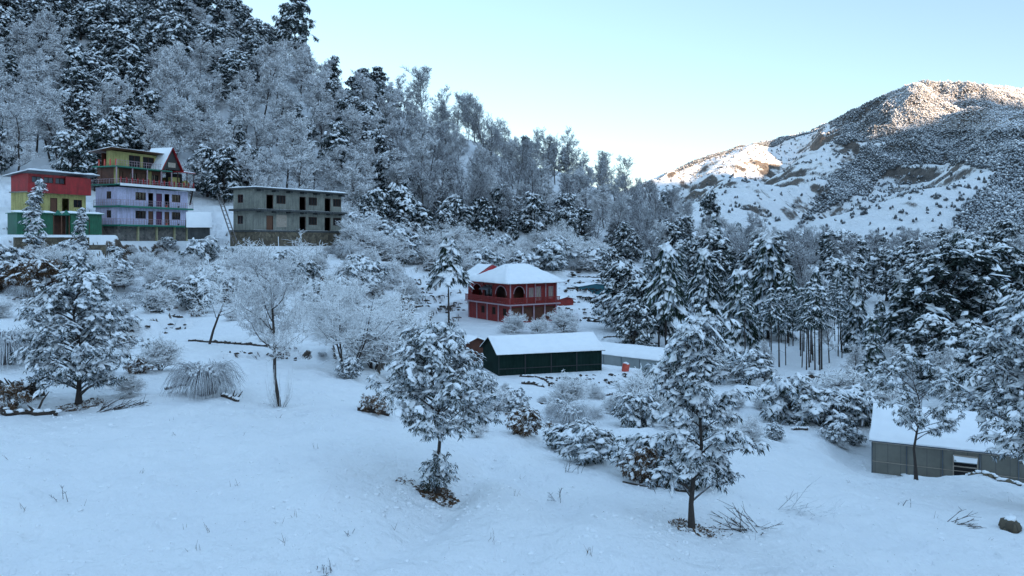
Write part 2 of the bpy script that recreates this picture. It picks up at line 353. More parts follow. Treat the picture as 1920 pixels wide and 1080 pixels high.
def base_h(x, y):
    x = np.asarray(x, float); y = np.asarray(y, float); sh = x.shape; x = x.ravel(); y = y.ravel()
    r = np.hypot(x, y) + 1e-6; E = np.stack([np.arctan2(x, y) * KX, np.log(r) * KY], 1); out = np.empty(len(x))
    for i in range(0, len(x), 20000):
        e = E[i:i + 20000]; dd = np.sqrt(((e[:, None] - A_[None]) ** 2).sum(2))
        out[i:i + 20000] = phi(dd) @ WT[:_n] + WT[_n] + e @ WT[_n + 1:]
    return (out * r).reshape(sh)
def add_detail(x, y, z):
    r = np.hypot(x, y); u = CX + F_PX * x / np.maximum(y, 1)
    amp = np.interp(r, [3, 20, 34, 45, 80, 140, 250, 600], [.12, .6, .22, .55, .9, 1.2, 3, 12])
    front = (y > 0)
    z = z + amp * fbm(x, y, 7.0, 3, 3) * .55
    z = z + np.interp(r, [3, 30, 45, 120, 250], [.04, .12, .34, .42, .8]) * fbm(x, y, 1.6, 4, 11) + np.interp(r, [5, 20, 60], [.08, .24, .2]) * fbm(x, y * .6, 3.2, 3, 43)
    # terraces with steep little banks, mid slope and right of the red house
    tw = sstep(46, 60, r) * (1 - sstep(150, 165, r)) * (1 - sstep(1330, 1400, u))
    hgt = 1.15; q = (z + .8 * fbm(x, y, 18, 2, 5)) / hgt; fr = q - np.floor(q)
    z = z + tw * .85 * hgt * (sstep(.72, .92, fr) - fr)
    nr = 1 - sstep(36, 46, r)       # dimples: dropped snow, animal prints
    pw = vnoise(x * 2.6, y * 2.6, 71) + .5 * vnoise(x * 1.1, y * 1.1, 72); z = z - .07 * nr * sstep(.30, .52, pw) + .05 * nr * sstep(.30, .55, vnoise(x * 1.7 + 40, y * 1.2, 73))
    # shallow trodden track that crosses the near snow field
    tx = -3.9 + .30 * (y - 18) + .5 * np.sin(y * .35); dtr = np.abs(x - tx)
    z = z - (.14 + .10 * (.5 + .5 * np.sin(y * 7.4)) * (vnoise(x * 3, y * 3, 8) + .8)) * np.exp(-(dtr / .45) ** 2) - .18 * np.exp(-(dtr / .9) ** 2) * sstep(12, 16, y) * (1 - sstep(27, 32, y))
    tx2 = 1.2 - .36 * (y - 24) ; z = z - .35 * np.exp(-((x - tx2) / .8) ** 2) * sstep(21, 24, y) * (1 - sstep(30, 36, y))
    for q_ in PADS:
        cx, cy, ux, uy, hx, hy, pz = q_
        a = (x - cx) * ux + (y - cy) * uy; b = -(x - cx) * uy + (y - cy) * ux
        dd = np.hypot(np.maximum(np.abs(a) - hx, 0), np.maximum(np.abs(b) - hy, 0)); k = 1 - sstep(.2, 2.4, dd)
        z = z * (1 - k) + pz * k
    return z
def hgt(x, y):
    X = np.array([float(x)]); Y = np.array([float(y)]); return float(add_detail(X, Y, base_h(X, Y))[0])
def hits(u, v, dmin=14., dmax=420.):
    """the ground seen at photo pixel (u, v)"""
    d = np.exp(np.linspace(math.log(dmin), math.log(dmax), 700)); x = (u - CX) / F_PX * d
    g = add_detail(x, d, base_h(x, d)); ray = (HZ - v) / F_PX * d; k = np.where(g > ray)[0]
    i = k[0] if len(k) else int(np.argmin(ray - g)); return (float(x[i]), float(d[i]), float(g[i]))
def at(u, d):
    x = (u - CX) / F_PX * d; return (x, d, hgt(x, d))
def uv(p): return CX + F_PX * p[0] / p[1], HZ - F_PX * p[2] / p[1]

class Frame:
    """building frame: origin = left front corner, x along the facade, y to the back"""
    def __init__(s, uL, dL, uR, dR, vbase):
        a = P3(uL, vbase, dL); b = P3(uR, vbase, dR); s.o = Vector(a); e = Vector((b[0] - a[0], b[1] - a[1], 0)); s.w = e.length
        s.ang = math.atan2(e.y, e.x); s.ex = e.normalized()
    def pad(s, depth, mx=.6, z=None, dz=0.0):
        ey = Vector((-s.ex.y, s.ex.x, 0)); c = s.o + s.ex * s.w / 2 + ey * depth / 2
        PADS.append((c.x, c.y, s.ex.x, s.ex.y, s.w / 2 + mx, depth / 2 + mx, s.o.z + dz if z is None else z))
    def thing(s, *a, **k): return thing(a[0], s.o, s.ang, *a[1:], **k)
FR_lav = Frame(220, 118, 352, 131, 452); FR_lav.pad(7)
FR_yel = Frame(50, 107, 161, 115, 398); FR_yel.pad(6)
FR_grs = Frame(32, 96, 191, 103, 440); FR_grs.pad(4.5, 1.0)
FR_gry = Frame(476, 115, 640, 131, 462); FR_gry.pad(8)
FR_red = Frame(957, 105, 1043, 109, 607); FR_red.pad(11)
FR_shd = Frame(935, 70, 1128, 73, 705); FR_shd.pad(5)
FR_tun = Frame(1100, 86, 1235, 80, 706); FR_tun.o.z = -13.9; FR_tun.pad(5, .6, -13.9)
FR_gh = Frame(1635, 42, 1917, 38.9, 886); FR_gh.w = 13.; FR_gh.pad(6)

def terrain():
    th = np.concatenate([np.linspace(-180, -42, 90)[:-1], np.linspace(-42, 42, 760), np.linspace(42, 180, 90)[1:]])
    r = np.concatenate([np.exp(np.linspace(0, math.log(15), 25))[:-1], np.exp(np.linspace(math.log(15), math.log(300), 560))[:-1], np.exp(np.linspace(math.log(300), math.log(3200), 50))])
    TH, R = np.meshgrid(np.radians(th), r, indexing='ij'); X = R * np.sin(TH); Y = R * np.cos(TH)
    Z = add_detail(X, Y, base_h(X, Y)); V = np.stack([X, Y, Z], 2)
    n0, n1 = V.shape[:2]; idx = np.arange(n0 * n1).reshape(n0, n1)
    F = np.stack([idx[:-1, :-1], idx[1:, :-1], idx[1:, 1:], idx[:-1, 1:]], 2)[:, :, ::-1]
    u = CX + F_PX * X / np.maximum(Y, 1); foot = np.interp(u, [-500, 0, 150, 300, 450, 640, 740, 900, 1080, 1200, 1300, 1400], [146, 136, 141, 147, 151, 149, 157, 169, 181, 189, 204, 235])
    hm = ((Y > foot) & (np.abs(np.degrees(TH)) < 60))[:-1, :-1] & (u[:-1, :-1] < 1400)
    for nm, mk, mt in (('ground', ~hm, M['ground']), ('hillside', hm, M['hill'])):
        f = F[mk]; used = np.unique(f); rm = np.zeros(n0 * n1, int); rm[used] = np.arange(len(used))
        mb = MB(); mb.add(V.reshape(-1, 3)[used], rm[f], 0, True); o = mb.build(nm, mt); tag(o, kind='structure')
    return V
terrain()

# ------------------------------------------------------------------ far mountain (front) and the ridge behind us that shades the valley
RG = [(700, 470), (1000, 420), (1150, 365), (1240, 324), (1300, 301), (1340, 288), (1380, 274), (1460, 257), (1520, 242), (1580, 215), (1640, 186), (1700, 160), (1740, 151), (1820, 154), (1920, 165), (2100, 200), (2600, 300)]
mp = []
for u_, v_ in RG: mp.append(P3(u_, v_ + 5, 1500)); mp.append(P3(u_, v_ + 60, 1750)); mp.append(P3(u_, 470, 2400))
for s_ in "700 480 600;1000 470 700;1150 420 1150;1240 400 1150;1300 370 1250;1300 430 900;1400 330 1320;1400 400 1050;1400 450 700;1500 300 1350;1500 360 1150;1500 425 850;1600 260 1360;1600 310 1150;1600 370 1000;1600 430 780;1700 220 1350;1700 280 1120;1700 350 1000;1700 410 820;1700 465 600;1800 220 1330;1800 290 1080;1800 350 950;1800 410 760;1800 465 560;1920 230 1300;1920 300 950;1920 370 720;1920 430 560;2100 240 1300;2100 330 800;2100 400 560;2600 350 1200;2600 400 600;1200 490 520;1500 490 520;1800 490 500;2200 480 480;1000 500 480;700 500 480;1500 505 420;2000 505 400".split(';'):
    mp.append(P3(*map(float, s_.split())))
MP = np.array(mp); B_ = MP[:, :2] / 300.; nb = len(B_)
def phm(r): return r
KM = phm(np.linalg.norm(B_[:, None] - B_[None], axis=2)) - np.eye(nb) * .01
WM = np.linalg.solve(np.vstack([np.hstack([KM, np.ones((nb, 1))]), np.hstack([np.ones((1, nb)), [[0]]])]), np.concatenate([MP[:, 2], [0]]))
CF_U = np.array([p[0] for p in RG], float); CF_C = None
def crest_fix(x, y):
    if CF_C is None: return 0
    return np.interp(CX + F_PX * x / y, CF_UU, CF_C) * y / F_PX * sstep(950, 1420, y)
def seg_d(x, y, L_):
    P = [((u_ - CX) / F_PX * d_, d_) for u_, d_ in L_]; best = np.full(x.shape, 1e9)
    for (ax, ay), (bx, by) in zip(P[:-1], P[1:]):
        t = np.clip(((x - ax) * (bx - ax) + (y - ay) * (by - ay)) / ((bx - ax) ** 2 + (by - ay) ** 2), 0, 1); best = np.minimum(best, np.hypot(x - ax - t * (bx - ax), y - ay - t * (by - ay)))
    return best
def MR(x, y):
    wob = 45 * fbm(x, y, 120, 3, 91); o = np.zeros(x.shape)
    for L_, a_, w_ in (([(1760, 1330), (1660, 1180), (1580, 1060), (1500, 950), (1400, 820), (1330, 720)], 46, 75), ([(1990, 1000), (1880, 860), (1800, 760), (1740, 640)], 34, 70),
                       ([(1690, 1130), (1640, 990), (1560, 860), (1500, 760)], -34, 65), ([(1840, 1020), (1760, 880), (1680, 760)], -26, 55), ([(1480, 1420), (1430, 1200), (1400, 1000)], -30, 60), ([(1400, 1440), (1360, 1250), (1340, 1050)], 18, 40), ([(1560, 1430), (1520, 1250), (1460, 1080)], 24, 45), ([(1300, 1440), (1290, 1250)], -16, 35)):
        o += a_ * np.exp(-((seg_d(x, y, L_) + wob * .6) / w_) ** 2)
    return o
def mtn(x, y):
    sh = np.shape(x); e = np.stack([np.ravel(x), np.ravel(y)], 1) / 300.; out = np.empty(len(e))
    for i in range(0, len(e), 20000):
        out[i:i + 20000] = phm(np.sqrt(((e[i:i + 20000, None] - B_[None]) ** 2).sum(2))) @ WM[:nb] + WM[nb]
    x = e[:, 0] * 300; y = e[:, 1] * 300; k = sstep(500, 900, y) * (.45 + .55 * (1 - sstep(1380, 1480, y)))
    rot = .85 * x + .5 * y, -.5 * x + .85 * y
    out += MR(x, y)
    out += (sstep(500, 900, y) * (1 - .72 * sstep(1330, 1470, y))) * (58 * (fbm(rot[0], rot[1] * .4, 170, 6, 21, True)) - 10) + 3 * fbm(x, y, 30, 3, 31)
    out += sstep(450, 800, y) * (1 - .6 * sstep(1330, 1470, y)) * 13 * fbm(x * .8 + y * .5, y * .5, 70, 5, 131, True)
    return (out + crest_fix(x, y)).reshape(sh)
for _it in range(3):
    _uu = np.linspace(1150, 2200, 160); _dd = np.linspace(1250, 1650, 80); _U, _D = np.meshgrid(_uu, _dd, indexing='ij'); _Z = mtn((_U - CX) / F_PX * _D, _D); _top = (HZ - F_PX * _Z / _D).min(1)
    _want = np.interp(_uu, CF_U, [p[1] for p in RG]) + 4 * vnoise(_uu / 14, _uu * 0, 5) + 3; _c = _top - _want; CF_C, CF_UU = (_c if CF_C is None else CF_C + _c), _uu
def mountain():
    u = np.linspace(600, 2700, 620); d = np.concatenate([np.linspace(400, 1560, 520), np.linspace(1580, 2400, 40)])
    U, D = np.meshgrid(u, d, indexing='ij'); X = (U - CX) / F_PX * D; mb = MB()
    mb.grid(np.stack([X, D, mtn(X, D)], 2)); tag(mb.build('mountain', M['mountain']), kind='structure')
mountain()
def ridge_behind():
    Lx, Ly = SD.x, SD.y; n = math.hypot(Lx, Ly); Lx /= n; Ly /= n; Px, Py = -Ly, Lx
    p = np.linspace(-3000, 4200, 420); q = np.linspace(-1, 1, 60); PP, QQ = np.meshgrid(p, q, indexing='ij')
    dist = 1700; top = dist * 0
    tan = math.tan(SUN_EL)
    crest = 175 + 2560 * tan + 5 * fbm(p, p * 0, 60, 3, 78)
    crest = crest + np.interp(p, [1000, 1100, 1180, 1200, 1280, 1300, 2000], [-16, 0, 0, RB, RB, 0, 0])  # unseen crest shaped to set the shadow edge; bump added to shade the peak's left flank
    env = sstep(-2600, -1400, p) * (1 - sstep(3000, 4200, p)) * .6 + .4
    Z = (crest * env)[:, None] * (1 - np.abs(QQ) ** 1.2) - 30; Q2 = dist + QQ * 900 + 25 * fbm(PP, QQ * 900, 300, 3, 5) * (np.abs(QQ) > .05)
    V = np.stack([Px * PP + Lx * Q2, Py * PP + Ly * Q2, Z], 2); mb = MB(); mb.grid(V); tag(mb.build('mountain_ridge', M['mountain']), kind='structure')
RB = 60
ridge_behind()
# ------------------------------------------------------------------ building helpers (local frame: x along the facade, y to the back, z up)
def wall_mb(mb, x0, x1, z0, z1, y0, th, ops, mat=0, axis='x'):
    """wall slab with real openings; ops: (x0, x1, z0, z1)"""
    xs = sorted({x0, x1, *[o[0] for o in ops], *[o[1] for o in ops]}); zs = sorted({z0, z1, *[o[2] for o in ops], *[o[3] for o in ops]})
    for i in range(len(zs) - 1):
        run = None
        for j in range(len(xs)):
            solid = j < len(xs) - 1 and not any(o[0] <= xs[j] < o[1] and o[2] <= zs[i] < o[3] for o in ops)
            if solid and run is None: run = xs[j]
            if not solid and run is not None:
                if axis == 'x': mb.box(run, xs[j], y0, y0 + th, zs[i], zs[i + 1], mat)
                else: mb.box(y0, y0 + th, run, xs[j], zs[i], zs[i + 1], mat)
                run = None
    return mb
def window(par, x0, x1, z0, z1, y0, axis='x', fm='frame', gm='glass', bars=1, label=None, grille=False):
    f = MB(); t = .07
    def B(a0, a1, b0, b1, c0, c1, m=f):
        (m.box(a0, a1, b0, b1, c0, c1) if axis == 'x' else m.box(b0, b1, a0, a1, c0, c1))
    B(x0, x0 + t, y0 + .03, y0 + .12, z0, z1); B(x1 - t, x1, y0 + .03, y0 + .12, z0, z1); B(x0 + t, x1 - t, y0 + .03, y0 + .12, z0, z0 + t); B(x0 + t, x1 - t, y0 + .03, y0 + .12, z1 - t, z1)
    for i in range(bars):
        xm = x0 + (x1 - x0) * (i + 1) / (bars + 1); B(xm - .03, xm + .03, y0 + .04, y0 + .11, z0 + t, z1 - t)
    if grille:
        for i in range(4):
            zm = z0 + (z1 - z0) * (i + 1) / 5; B(x0 + t, x1 - t, y0 + .05, y0 + .07, zm - .012, zm + .012)
    o = f.build('window', M[fm], par)
    if label: o['label'] = label
    g = MB(); B(x0 + t, x1 - t, y0 + .13, y0 + .15, z0 + t, z1 - t, g); g.build('pane', M[gm], o); return o
def door(par, x0, x1, z0, z1, y0, m='wood_door', axis='x', open_=False, label=None, panels=True):
    d = MB(); t = .07
    def B(a0, a1, b0, b1, c0, c1, mat=0):
        (d.box(a0, a1, b0, b1, c0, c1, mat) if axis == 'x' else d.box(b0, b1, a0, a1, c0, c1, mat))
    B(x0, x0 + t, y0 + .03, y0 + .13, z0, z1, 1); B(x1 - t, x1, y0 + .03, y0 + .13, z0, z1, 1); B(x0 + t, x1 - t, y0 + .03, y0 + .13, z1 - t, z1, 1)
    if open_: B(x0 + t, x0 + t + .05, y0 + .14, y0 + .8, z0, z1 - t)
    else:
        B(x0 + t, x1 - t, y0 + .09, y0 + .13, z0, z1 - t)
        if panels:
            w_ = x1 - x0 - 2 * t - .2
            for k in range(2): B(x0 + t + .1, x0 + t + .1 + w_, y0 + .07, y0 + .088, z0 + .15 + k * (z1 - z0) * .46, z0 + (z1 - z0) * (.42 + k * .46))
    o = d.build('door', [M[m], M['frame']], par)
    if label: o['label'] = label
    return o
def slab_snow(par, quad, th, name='roof_snow', nx=28, ny=14, seed=1, edge=.5, mat='roof_snow'):
    """thick blanket of snow on a sloping quad: corners a (front left), b (front right), c (back right), d (back left)"""
    a, b, c, d = (np.array(q, float) for q in quad); s_ = np.linspace(0, 1, nx)[:, None, None]; t_ = np.linspace(0, 1, ny)[None, :, None]
    base = (a * (1 - s_) + b * s_) * (1 - t_) + (d * (1 - s_) + c * s_) * t_
    ed = np.minimum(np.minimum(s_, 1 - s_) * np.linalg.norm(b - a), np.minimum(t_, 1 - t_) * np.linalg.norm(d - a))[:, :, 0]
    h = th * (.35 + .65 * sstep(0, edge, ed)) * (1 + .8 * fbm(base[..., 0] + seed * 7, base[..., 1], 1.8, 4, seed))
    top = base.copy(); top[..., 2] += h; top[..., :2] += .12 * vnoise(base[..., 0] * 3, base[..., 1] * 3, seed)[..., None]
    mb = MB(); mb.grid(top, 0, True)
    rim = np.concatenate([np.stack([base[:, 0], top[:, 0]], 1)[None], ]) ; 
    for e0, e1 in ((base[:, 0], top[:, 0]), (top[:, -1], base[:, -1]), (top[0], base[0]), (base[-1], top[-1])):
        mb.grid(np.stack([e0, e1], 1), 0, False)
    return mb.build(name, M[mat], par)
def railing(par, x0, x1, y, z, h=.9, m='pink_trim', step=.35, axis='x', name='railing', fancy=True):
    r = MB(); n = max(1, int(abs(x1 - x0) / step))
    def B(a0, a1, b0, b1, c0, c1): (r.box(a0, a1, b0, b1, c0, c1) if axis == 'x' else r.box(b0, b1, a0, a1, c0, c1))
    B(x0, x1, y - .03, y + .03, z + h - .05, z + h); B(x0, x1, y - .02, y + .02, z + h * .5, z + h * .5 + .03)
    for i in range(n + 1):
        x = x0 + (x1 - x0) * i / n; t = .03 if i % 4 == 0 else .014; B(x - t, x + t, y - t, y + t, z, z + h - .05)
    return r.build(name, M[m], par)

# ---- lavender guesthouse
def lavender():
    L = FR_lav.thing('guesthouse', 'four-storey lavender guesthouse with green bands, stone basement and snowy A-frame on top', 'house'); W = FR_lav.w; D = 4.3
    z1, z2, z3 = 2.45, 5.25, 8.25       # floor bands
    st = MB(); st.box(.1, W - .1, .1, D, -2.2, z1 - .27); st.build('stone_basement', M['stone'], L)
    for i, f in enumerate((.27, .53, .79, .985)):
        p = MB(); x = W * f; p.box(x - .13, x + .13, -.16, .098, -1.2, z1 - .27); p.build('pillar', M['cream'], L)
    wl = MB(); fr = []; xs = W / 13.9
    def ops(z):   # window, door, door/wide, door, window
        return [(3.3 * xs, 5.3 * xs, z + .95, z + 2.15), (5.75 * xs, 6.75 * xs, z + .06, z + 2.15), (7.3 * xs, 8.5 * xs, z + .06, z + 2.15), (9.0 * xs, 10.0 * xs, z + .06, z + 2.15), (10.5 * xs, 12.3 * xs, z + .95, z + 2.15)]
    for k, (za, zb) in enumerate(((z1, z2), (z2, z3))):
        O = ops(za); wall_mb(wl, 0, W, za + .002, zb - .262, 0, .2, O)
        so = [(1.2, 2.1, za + 1.0, za + 2.1)]; wall_mb(wl, .2, D, za + .002, zb - .262, 0, .2, so, axis='y'); wl.box(W - .2, W, .2, D, za + .002, zb - .262); wl.box(.2, W - .2, D - .2, D, za + .002, zb - .262)
        window(L, O[0][0], O[0][1], O[0][2], O[0][3], 0, bars=2); window(L, O[4][0], O[4][1], O[4][2], O[4][3], 0, bars=2); window(L, 1.2, 2.1, za + 1.0, za + 2.1, 0, 'y')
        if k == 0:
            door(L, *O[1], 0, m='wood_door'); door(L, *O[2], 0, m='purple_door', label='dark purple door'); door(L, *O[3], 0, m='wood_door')
        else:
            door(L, *O[1], 0, m='wood_door', open_=True, label='open dark doorway'); door(L, *O[2], 0, m='purple_door'); door(L, *O[3], 0, open_=True, label='open dark doorway')
    wl.build('wall', M['lavender'], L)
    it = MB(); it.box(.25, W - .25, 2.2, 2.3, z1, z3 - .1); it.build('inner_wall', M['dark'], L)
    for za, ov in ((z1, .95), (z2, .95)):
        s = MB(); s.box(-.35, W + .25, -ov, D + .1, za - .26, za - .001); s.build('balcony_slab', M['green_trim'], L); sn = MB()
        slab_snow(L, ((-.3, -ov + .05, za), (W + .2, -ov + .05, za), (W + .2, -ov + .35, za), (-.3, -ov + .35, za)), .06, 'balcony_snow', 40, 4, 3)
        railing(L, -.3, W * .28, -ov + .06, za + .02, .85, 'pink_trim', .3); railing(L, W * .30, W + .2, -ov + .06, za + .02, .85, 'pink_trim', .4); railing(L, -ov + .06, D, -.3, za + .02, .85, 'pink_trim', .4, 'y')
        for f in (.37, .62, .80):
            pt = MB(); c = np.array([[W * f, -ov + .2, za + .02]]); pt.tube([c[0], c[0] + [0, 0, .28]], [.11, .15], 8); pt.build('flower_pot', M['orange'] if f == .62 else M['black'], L)
    s = MB(); s.box(-.55, W + .45, -1.15, D + .3, z3, z3 + .16); s.build('roof_slab', M['green_trim'], L)
    c = MB(); c.box(-.56, W + .46, -1.17, -1.152, z3 - .12, z3 + .26); c.build('cornice', M['snow'], L)
    slab_snow(L, ((-.5, -1.1, z3 + .16), (W + .4, -1.1, z3 + .16), (W + .4, -.1, z3 + .16), (-.5, -.1, z3 + .16)), .12, 'terrace_snow', 50, 6, 4)
    # terrace storey: red balusters, yellow walls set back
    for i in range(15):
        x = -.3 + (W + .5) * i / 14; p = MB(); p.tube([(x, -1.0, z3 + .26), (x, -1.0, z3 + .55), (x, -1.0, z3 + .80), (x, -1.0, z3 + 1.15)], [.13, .06, .14, .09], 8); p.build('baluster', M['red'], L)
    railing(L, -.4, W + .3, -1.0, z3 + .2, .72, 'pink_trim', .5)
    railing(L, -1.0, D, -.42, z3 + .2, .72, 'pink_trim', .5, 'y')
    z4 = z3 + 2.65; y0 = 1.0
    O = [(1.2, 2.0, z3 + .3, z3 + 2.2), (3.2, 4.6, z3 + 1.0, z3 + 2.1), (5.4, 6.4, z3 + .3, z3 + 2.2), (7.4, 8.8, z3 + 1., z3 + 2.1)]
    yw = MB(); wall_mb(yw, .3, 9.6, z3 + .16, z4, y0, .2, O); yw.box(.3, .5, y0 + .2, D, z3 + .16, z4); yw.box(9.4, 9.6, y0 + .2, D, z3 + .16, z4); yw.build('terrace_wall', M['brown_wood'], L)
    for q in ((11.0, 12.6, y0 - .6, y0 + 1.4, z3 + .16, z3 + 1.95), (.28, 1.15, y0 - .03, y0 - .002, z3 + .2, z4 - .05), (6.45, 7.35, y0 - .03, y0 - .002, z3 + .2, z4 - .05)): yb = MB(); yb.box(*q); yb.build('yellow_panel', M['yellow'], L)
    door(L, *O[0], y0); window(L, *O[1], y0, bars=2); door(L, *O[2], y0); window(L, *O[3], y0, bars=2)
    tk = MB(); tk.tube([(13.2, -.2, z3 + .16), (13.2, -.2, z3 + 1.3), (13.2, -.2, z3 + 1.5)], [.52, .52, .2], 14); tk.build('water_tank', M['yellow'], L)
    sh = MB(); sh.box(.25, 10.8, y0 + 2.4, y0 + 2.45, z3 + .16, z4 + 2.2); sh.build('inner_wall', M['brown_wood'], L)
    # upper deck with green edge, top storey under a snowy sheet
    s = MB(); s.box(-.6, 10.2, -.5, D, z4, z4 + .18); s.build('balcony_slab', M['green_trim'], L)
    for x in (-.5, 2.4, 5.2, 8.0, 10.1):
        p = MB(); p.box(x - .07, x + .07, -.45, -.31, z3 + .17, z4 - .002); p.build('post', M['pink_trim'], L)
    railing(L, -.5, 10.1, -.42, z4 + .18, .85, 'pink_trim', .45)
    for i in range(4):
        p = MB(); x = -.45; y = -.2 + i * 1.1; p.tube([(x, y, z4 + .18), (x, y, z4 + 1.15)], [.13, .10], 8); p.build('baluster', M['orange'], L)
    z5 = z4 + 2.5; O2 = [(3.4, 5.6, z4 + .35, z4 + 2.15), (6.1, 8.3, z4 + .35, z4 + 2.15)]
    yw = MB(); wall_mb(yw, .4, 9.0, z4 + .18, z5, 1.4, .18, O2); yw.box(.4, .58, 1.58, 2.6, z4 + .18, z5); yw.box(8.8, 9.0, 1.58, D, z4 + .18, z5); yw.build('top_wall', M['yellow'], L)
    for o in O2: window(L, *o, 1.4, fm='brown_wood', gm='dark', bars=1)
    rf = MB(); rf.prism([(-.9, .2, z5 + .28), (-.9, D + .5, z5 - .28), (-.9, D + .5, z5 - .20), (-.9, .2, z5 + .36)], (10.6, 0, 0)); R_ = rf.build('roof', M['brown_wood'], L)
    slab_snow(R_, ((-.9, .2, z5 + .36), (9.7, .2, z5 + .36), (9.7, D + .5, z5 - .20), (-.9, D + .5, z5 - .20)), .18, 'roof_snow', 40, 14, 5)
    # A-frame loft with snow on its near slope
    ax0, ax1, ar, zb = 8.0, 11.8, 9.9, z4 + .35
    af = MB(); af.prism([(ax0, -.6, zb), (ax1, -.6, zb), (ar, -.6, zb + 3.3)], (0, .12, 0)); G_ = af.build('gable', M['black'], L)
    rs = MB(); rs.prism([(ax0 - .3, -.9, zb - .25), (ar, -.9, zb + 3.42), (ar, -.9, zb + 3.55), (ax0 - .45, -.9, zb - .25)], (0, 4.6, 0)); rs.prism([(ax1 + .3, -.9, zb - .25), (ar + .002, -.9, zb + 3.42), (ar + .002, -.9, zb + 3.55), (ax1 + .45, -.9, zb - .25)], (0, 4.6, 0)); A_f = rs.build('loft_roof', M['red'], L)
    slab_snow(A_f, ((ax0 - .43, -.85, zb - .2), (ar - .06, -.85, zb + 3.5), (ar - .06, 3.6, zb + 3.5), (ax0 - .43, 3.6, zb - .2)), .13, 'roof_snow', 20, 20, 6)
    lw = MB(); lw.box(ar - .75, ar + .75, -.66, -.602, zb + .35, zb + 1.1); lw.build('window', M['curtain'], G_)
    sd = MB(); sd.prism([(10.4, -1.0, z4 + .05), (10.4, 2.5, z4 + .4), (10.4, 2.5, z4 + .5), (10.4, -1.0, z4 + .15)], (4.2, 0, 0)); q = sd.build('porch_roof', M['red'], L)
    slab_snow(q, ((12.7, -1.0, z4 + .16), (14.6, -1.0, z4 + .16), (14.6, 2.5, z4 + .51), (12.7, 2.5, z4 + .51)), .12, 'roof_snow', 12, 10, 7)
    for x in (10.9, 12.9, 14.4):
        p = MB(); p.box(x - .06, x + .06, -.9, -.78, z3 + .17, z4 + .04); p.build('post', M['frame'], L)
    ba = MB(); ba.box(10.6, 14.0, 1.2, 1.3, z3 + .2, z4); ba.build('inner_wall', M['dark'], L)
    for i in range(8):
        x = 1.0 + i * 1.7; p = MB(); rr = np.random.default_rng(i); c = np.array([[x, -.75, z3 + .5]]) + rr.normal(0, .1, (7, 3)); p.caps(c, .14, .14, 0, 5, .4); p.build('flower_pot', M['red'], L)
lavender()

# ---- red and yellow house with a snowy lean-to roof
def yellow_house():
    L = FR_yel.thing('house', 'red over yellow house with a snow-covered lean-to roof behind the green metal sheds', 'house'); W = FR_yel.w; D = 3.2; z1, z2 = 2.75, 5.2
    O = [(W * .10, W * .22, 1.0, 2.0), (W * .38, W * .5, 0.05, 2.1), (W * .58, W * .70, .05, 2.1), (W * .78, W * .93, .9, 2.0)]
    wl = MB(); wall_mb(wl, 0, W, -1.2, z1, 0, .2, O); wl.box(0, .2, .2, D, -1.2, z1); wl.box(W - .2, W, .2, D, -1.2, z1); wl.box(.2, W - .2, D - .2, D, -1.2, z1); wl.build('wall', M['yellow'], L)
    window(L, *O[0], 0); door(L, *O[1], 0); door(L, *O[2], 0, open_=True, label='open dark doorway'); window(L, *O[3], 0)
    rb = MB(); rb.box(-.35, W + .25, -.75, -.65, z1 - .1, z1 + 1.15); rb.box(W * .58, W + .25, -.75, -.65, z1 + 1.15, z2 - .15); rb.box(W + .15, W + .25, -.65, 3.8, z1 - .1, z2 - .15); rb.build('red_cladding', M['red'], L)
    fl = MB(); fl.box(-.3, W + .14, -.64, D, z1 - .08, z1 + .05); fl.build('balcony_slab', M['concrete'], L)
    O2 = [(.5, 1.9, z1 + 1.3, z2 - .35), (2.2, 3.6, z1 + 1.3, z2 - .35), (3.9, 5.3, z1 + 1.3, z2 - .35)]
    up = MB(); wall_mb(up, 0, W, z1 + .05, z2, -.3, .12, O2); up.box(0, .12, -.18, D, z1 + .05, z2); up.box(W - .4, W - .28, -.18, D, z1 + .05, z2); up.build('upper_wall', M['red'], L)
    for o in O2: window(L, *o, -.3, gm='steel')
    rf = MB(); rf.prism([(-.6, -1.2, z2 + .30), (-.6, D + .8, z2 - .35), (-.6, D + .8, z2 - .27), (-.6, -1.2, z2 + .38)], (W + 1.9, 0, 0)); R_ = rf.build('roof', M['steel'], L)
    slab_snow(R_, ((-.6, -1.2, z2 + .38), (W + 1.3, -1.2, z2 + .38), (W + 1.3, D + .8, z2 - .27), (-.6, D + .8, z2 - .27)), .28, 'roof_snow', 40, 16, 8)
yellow_house()
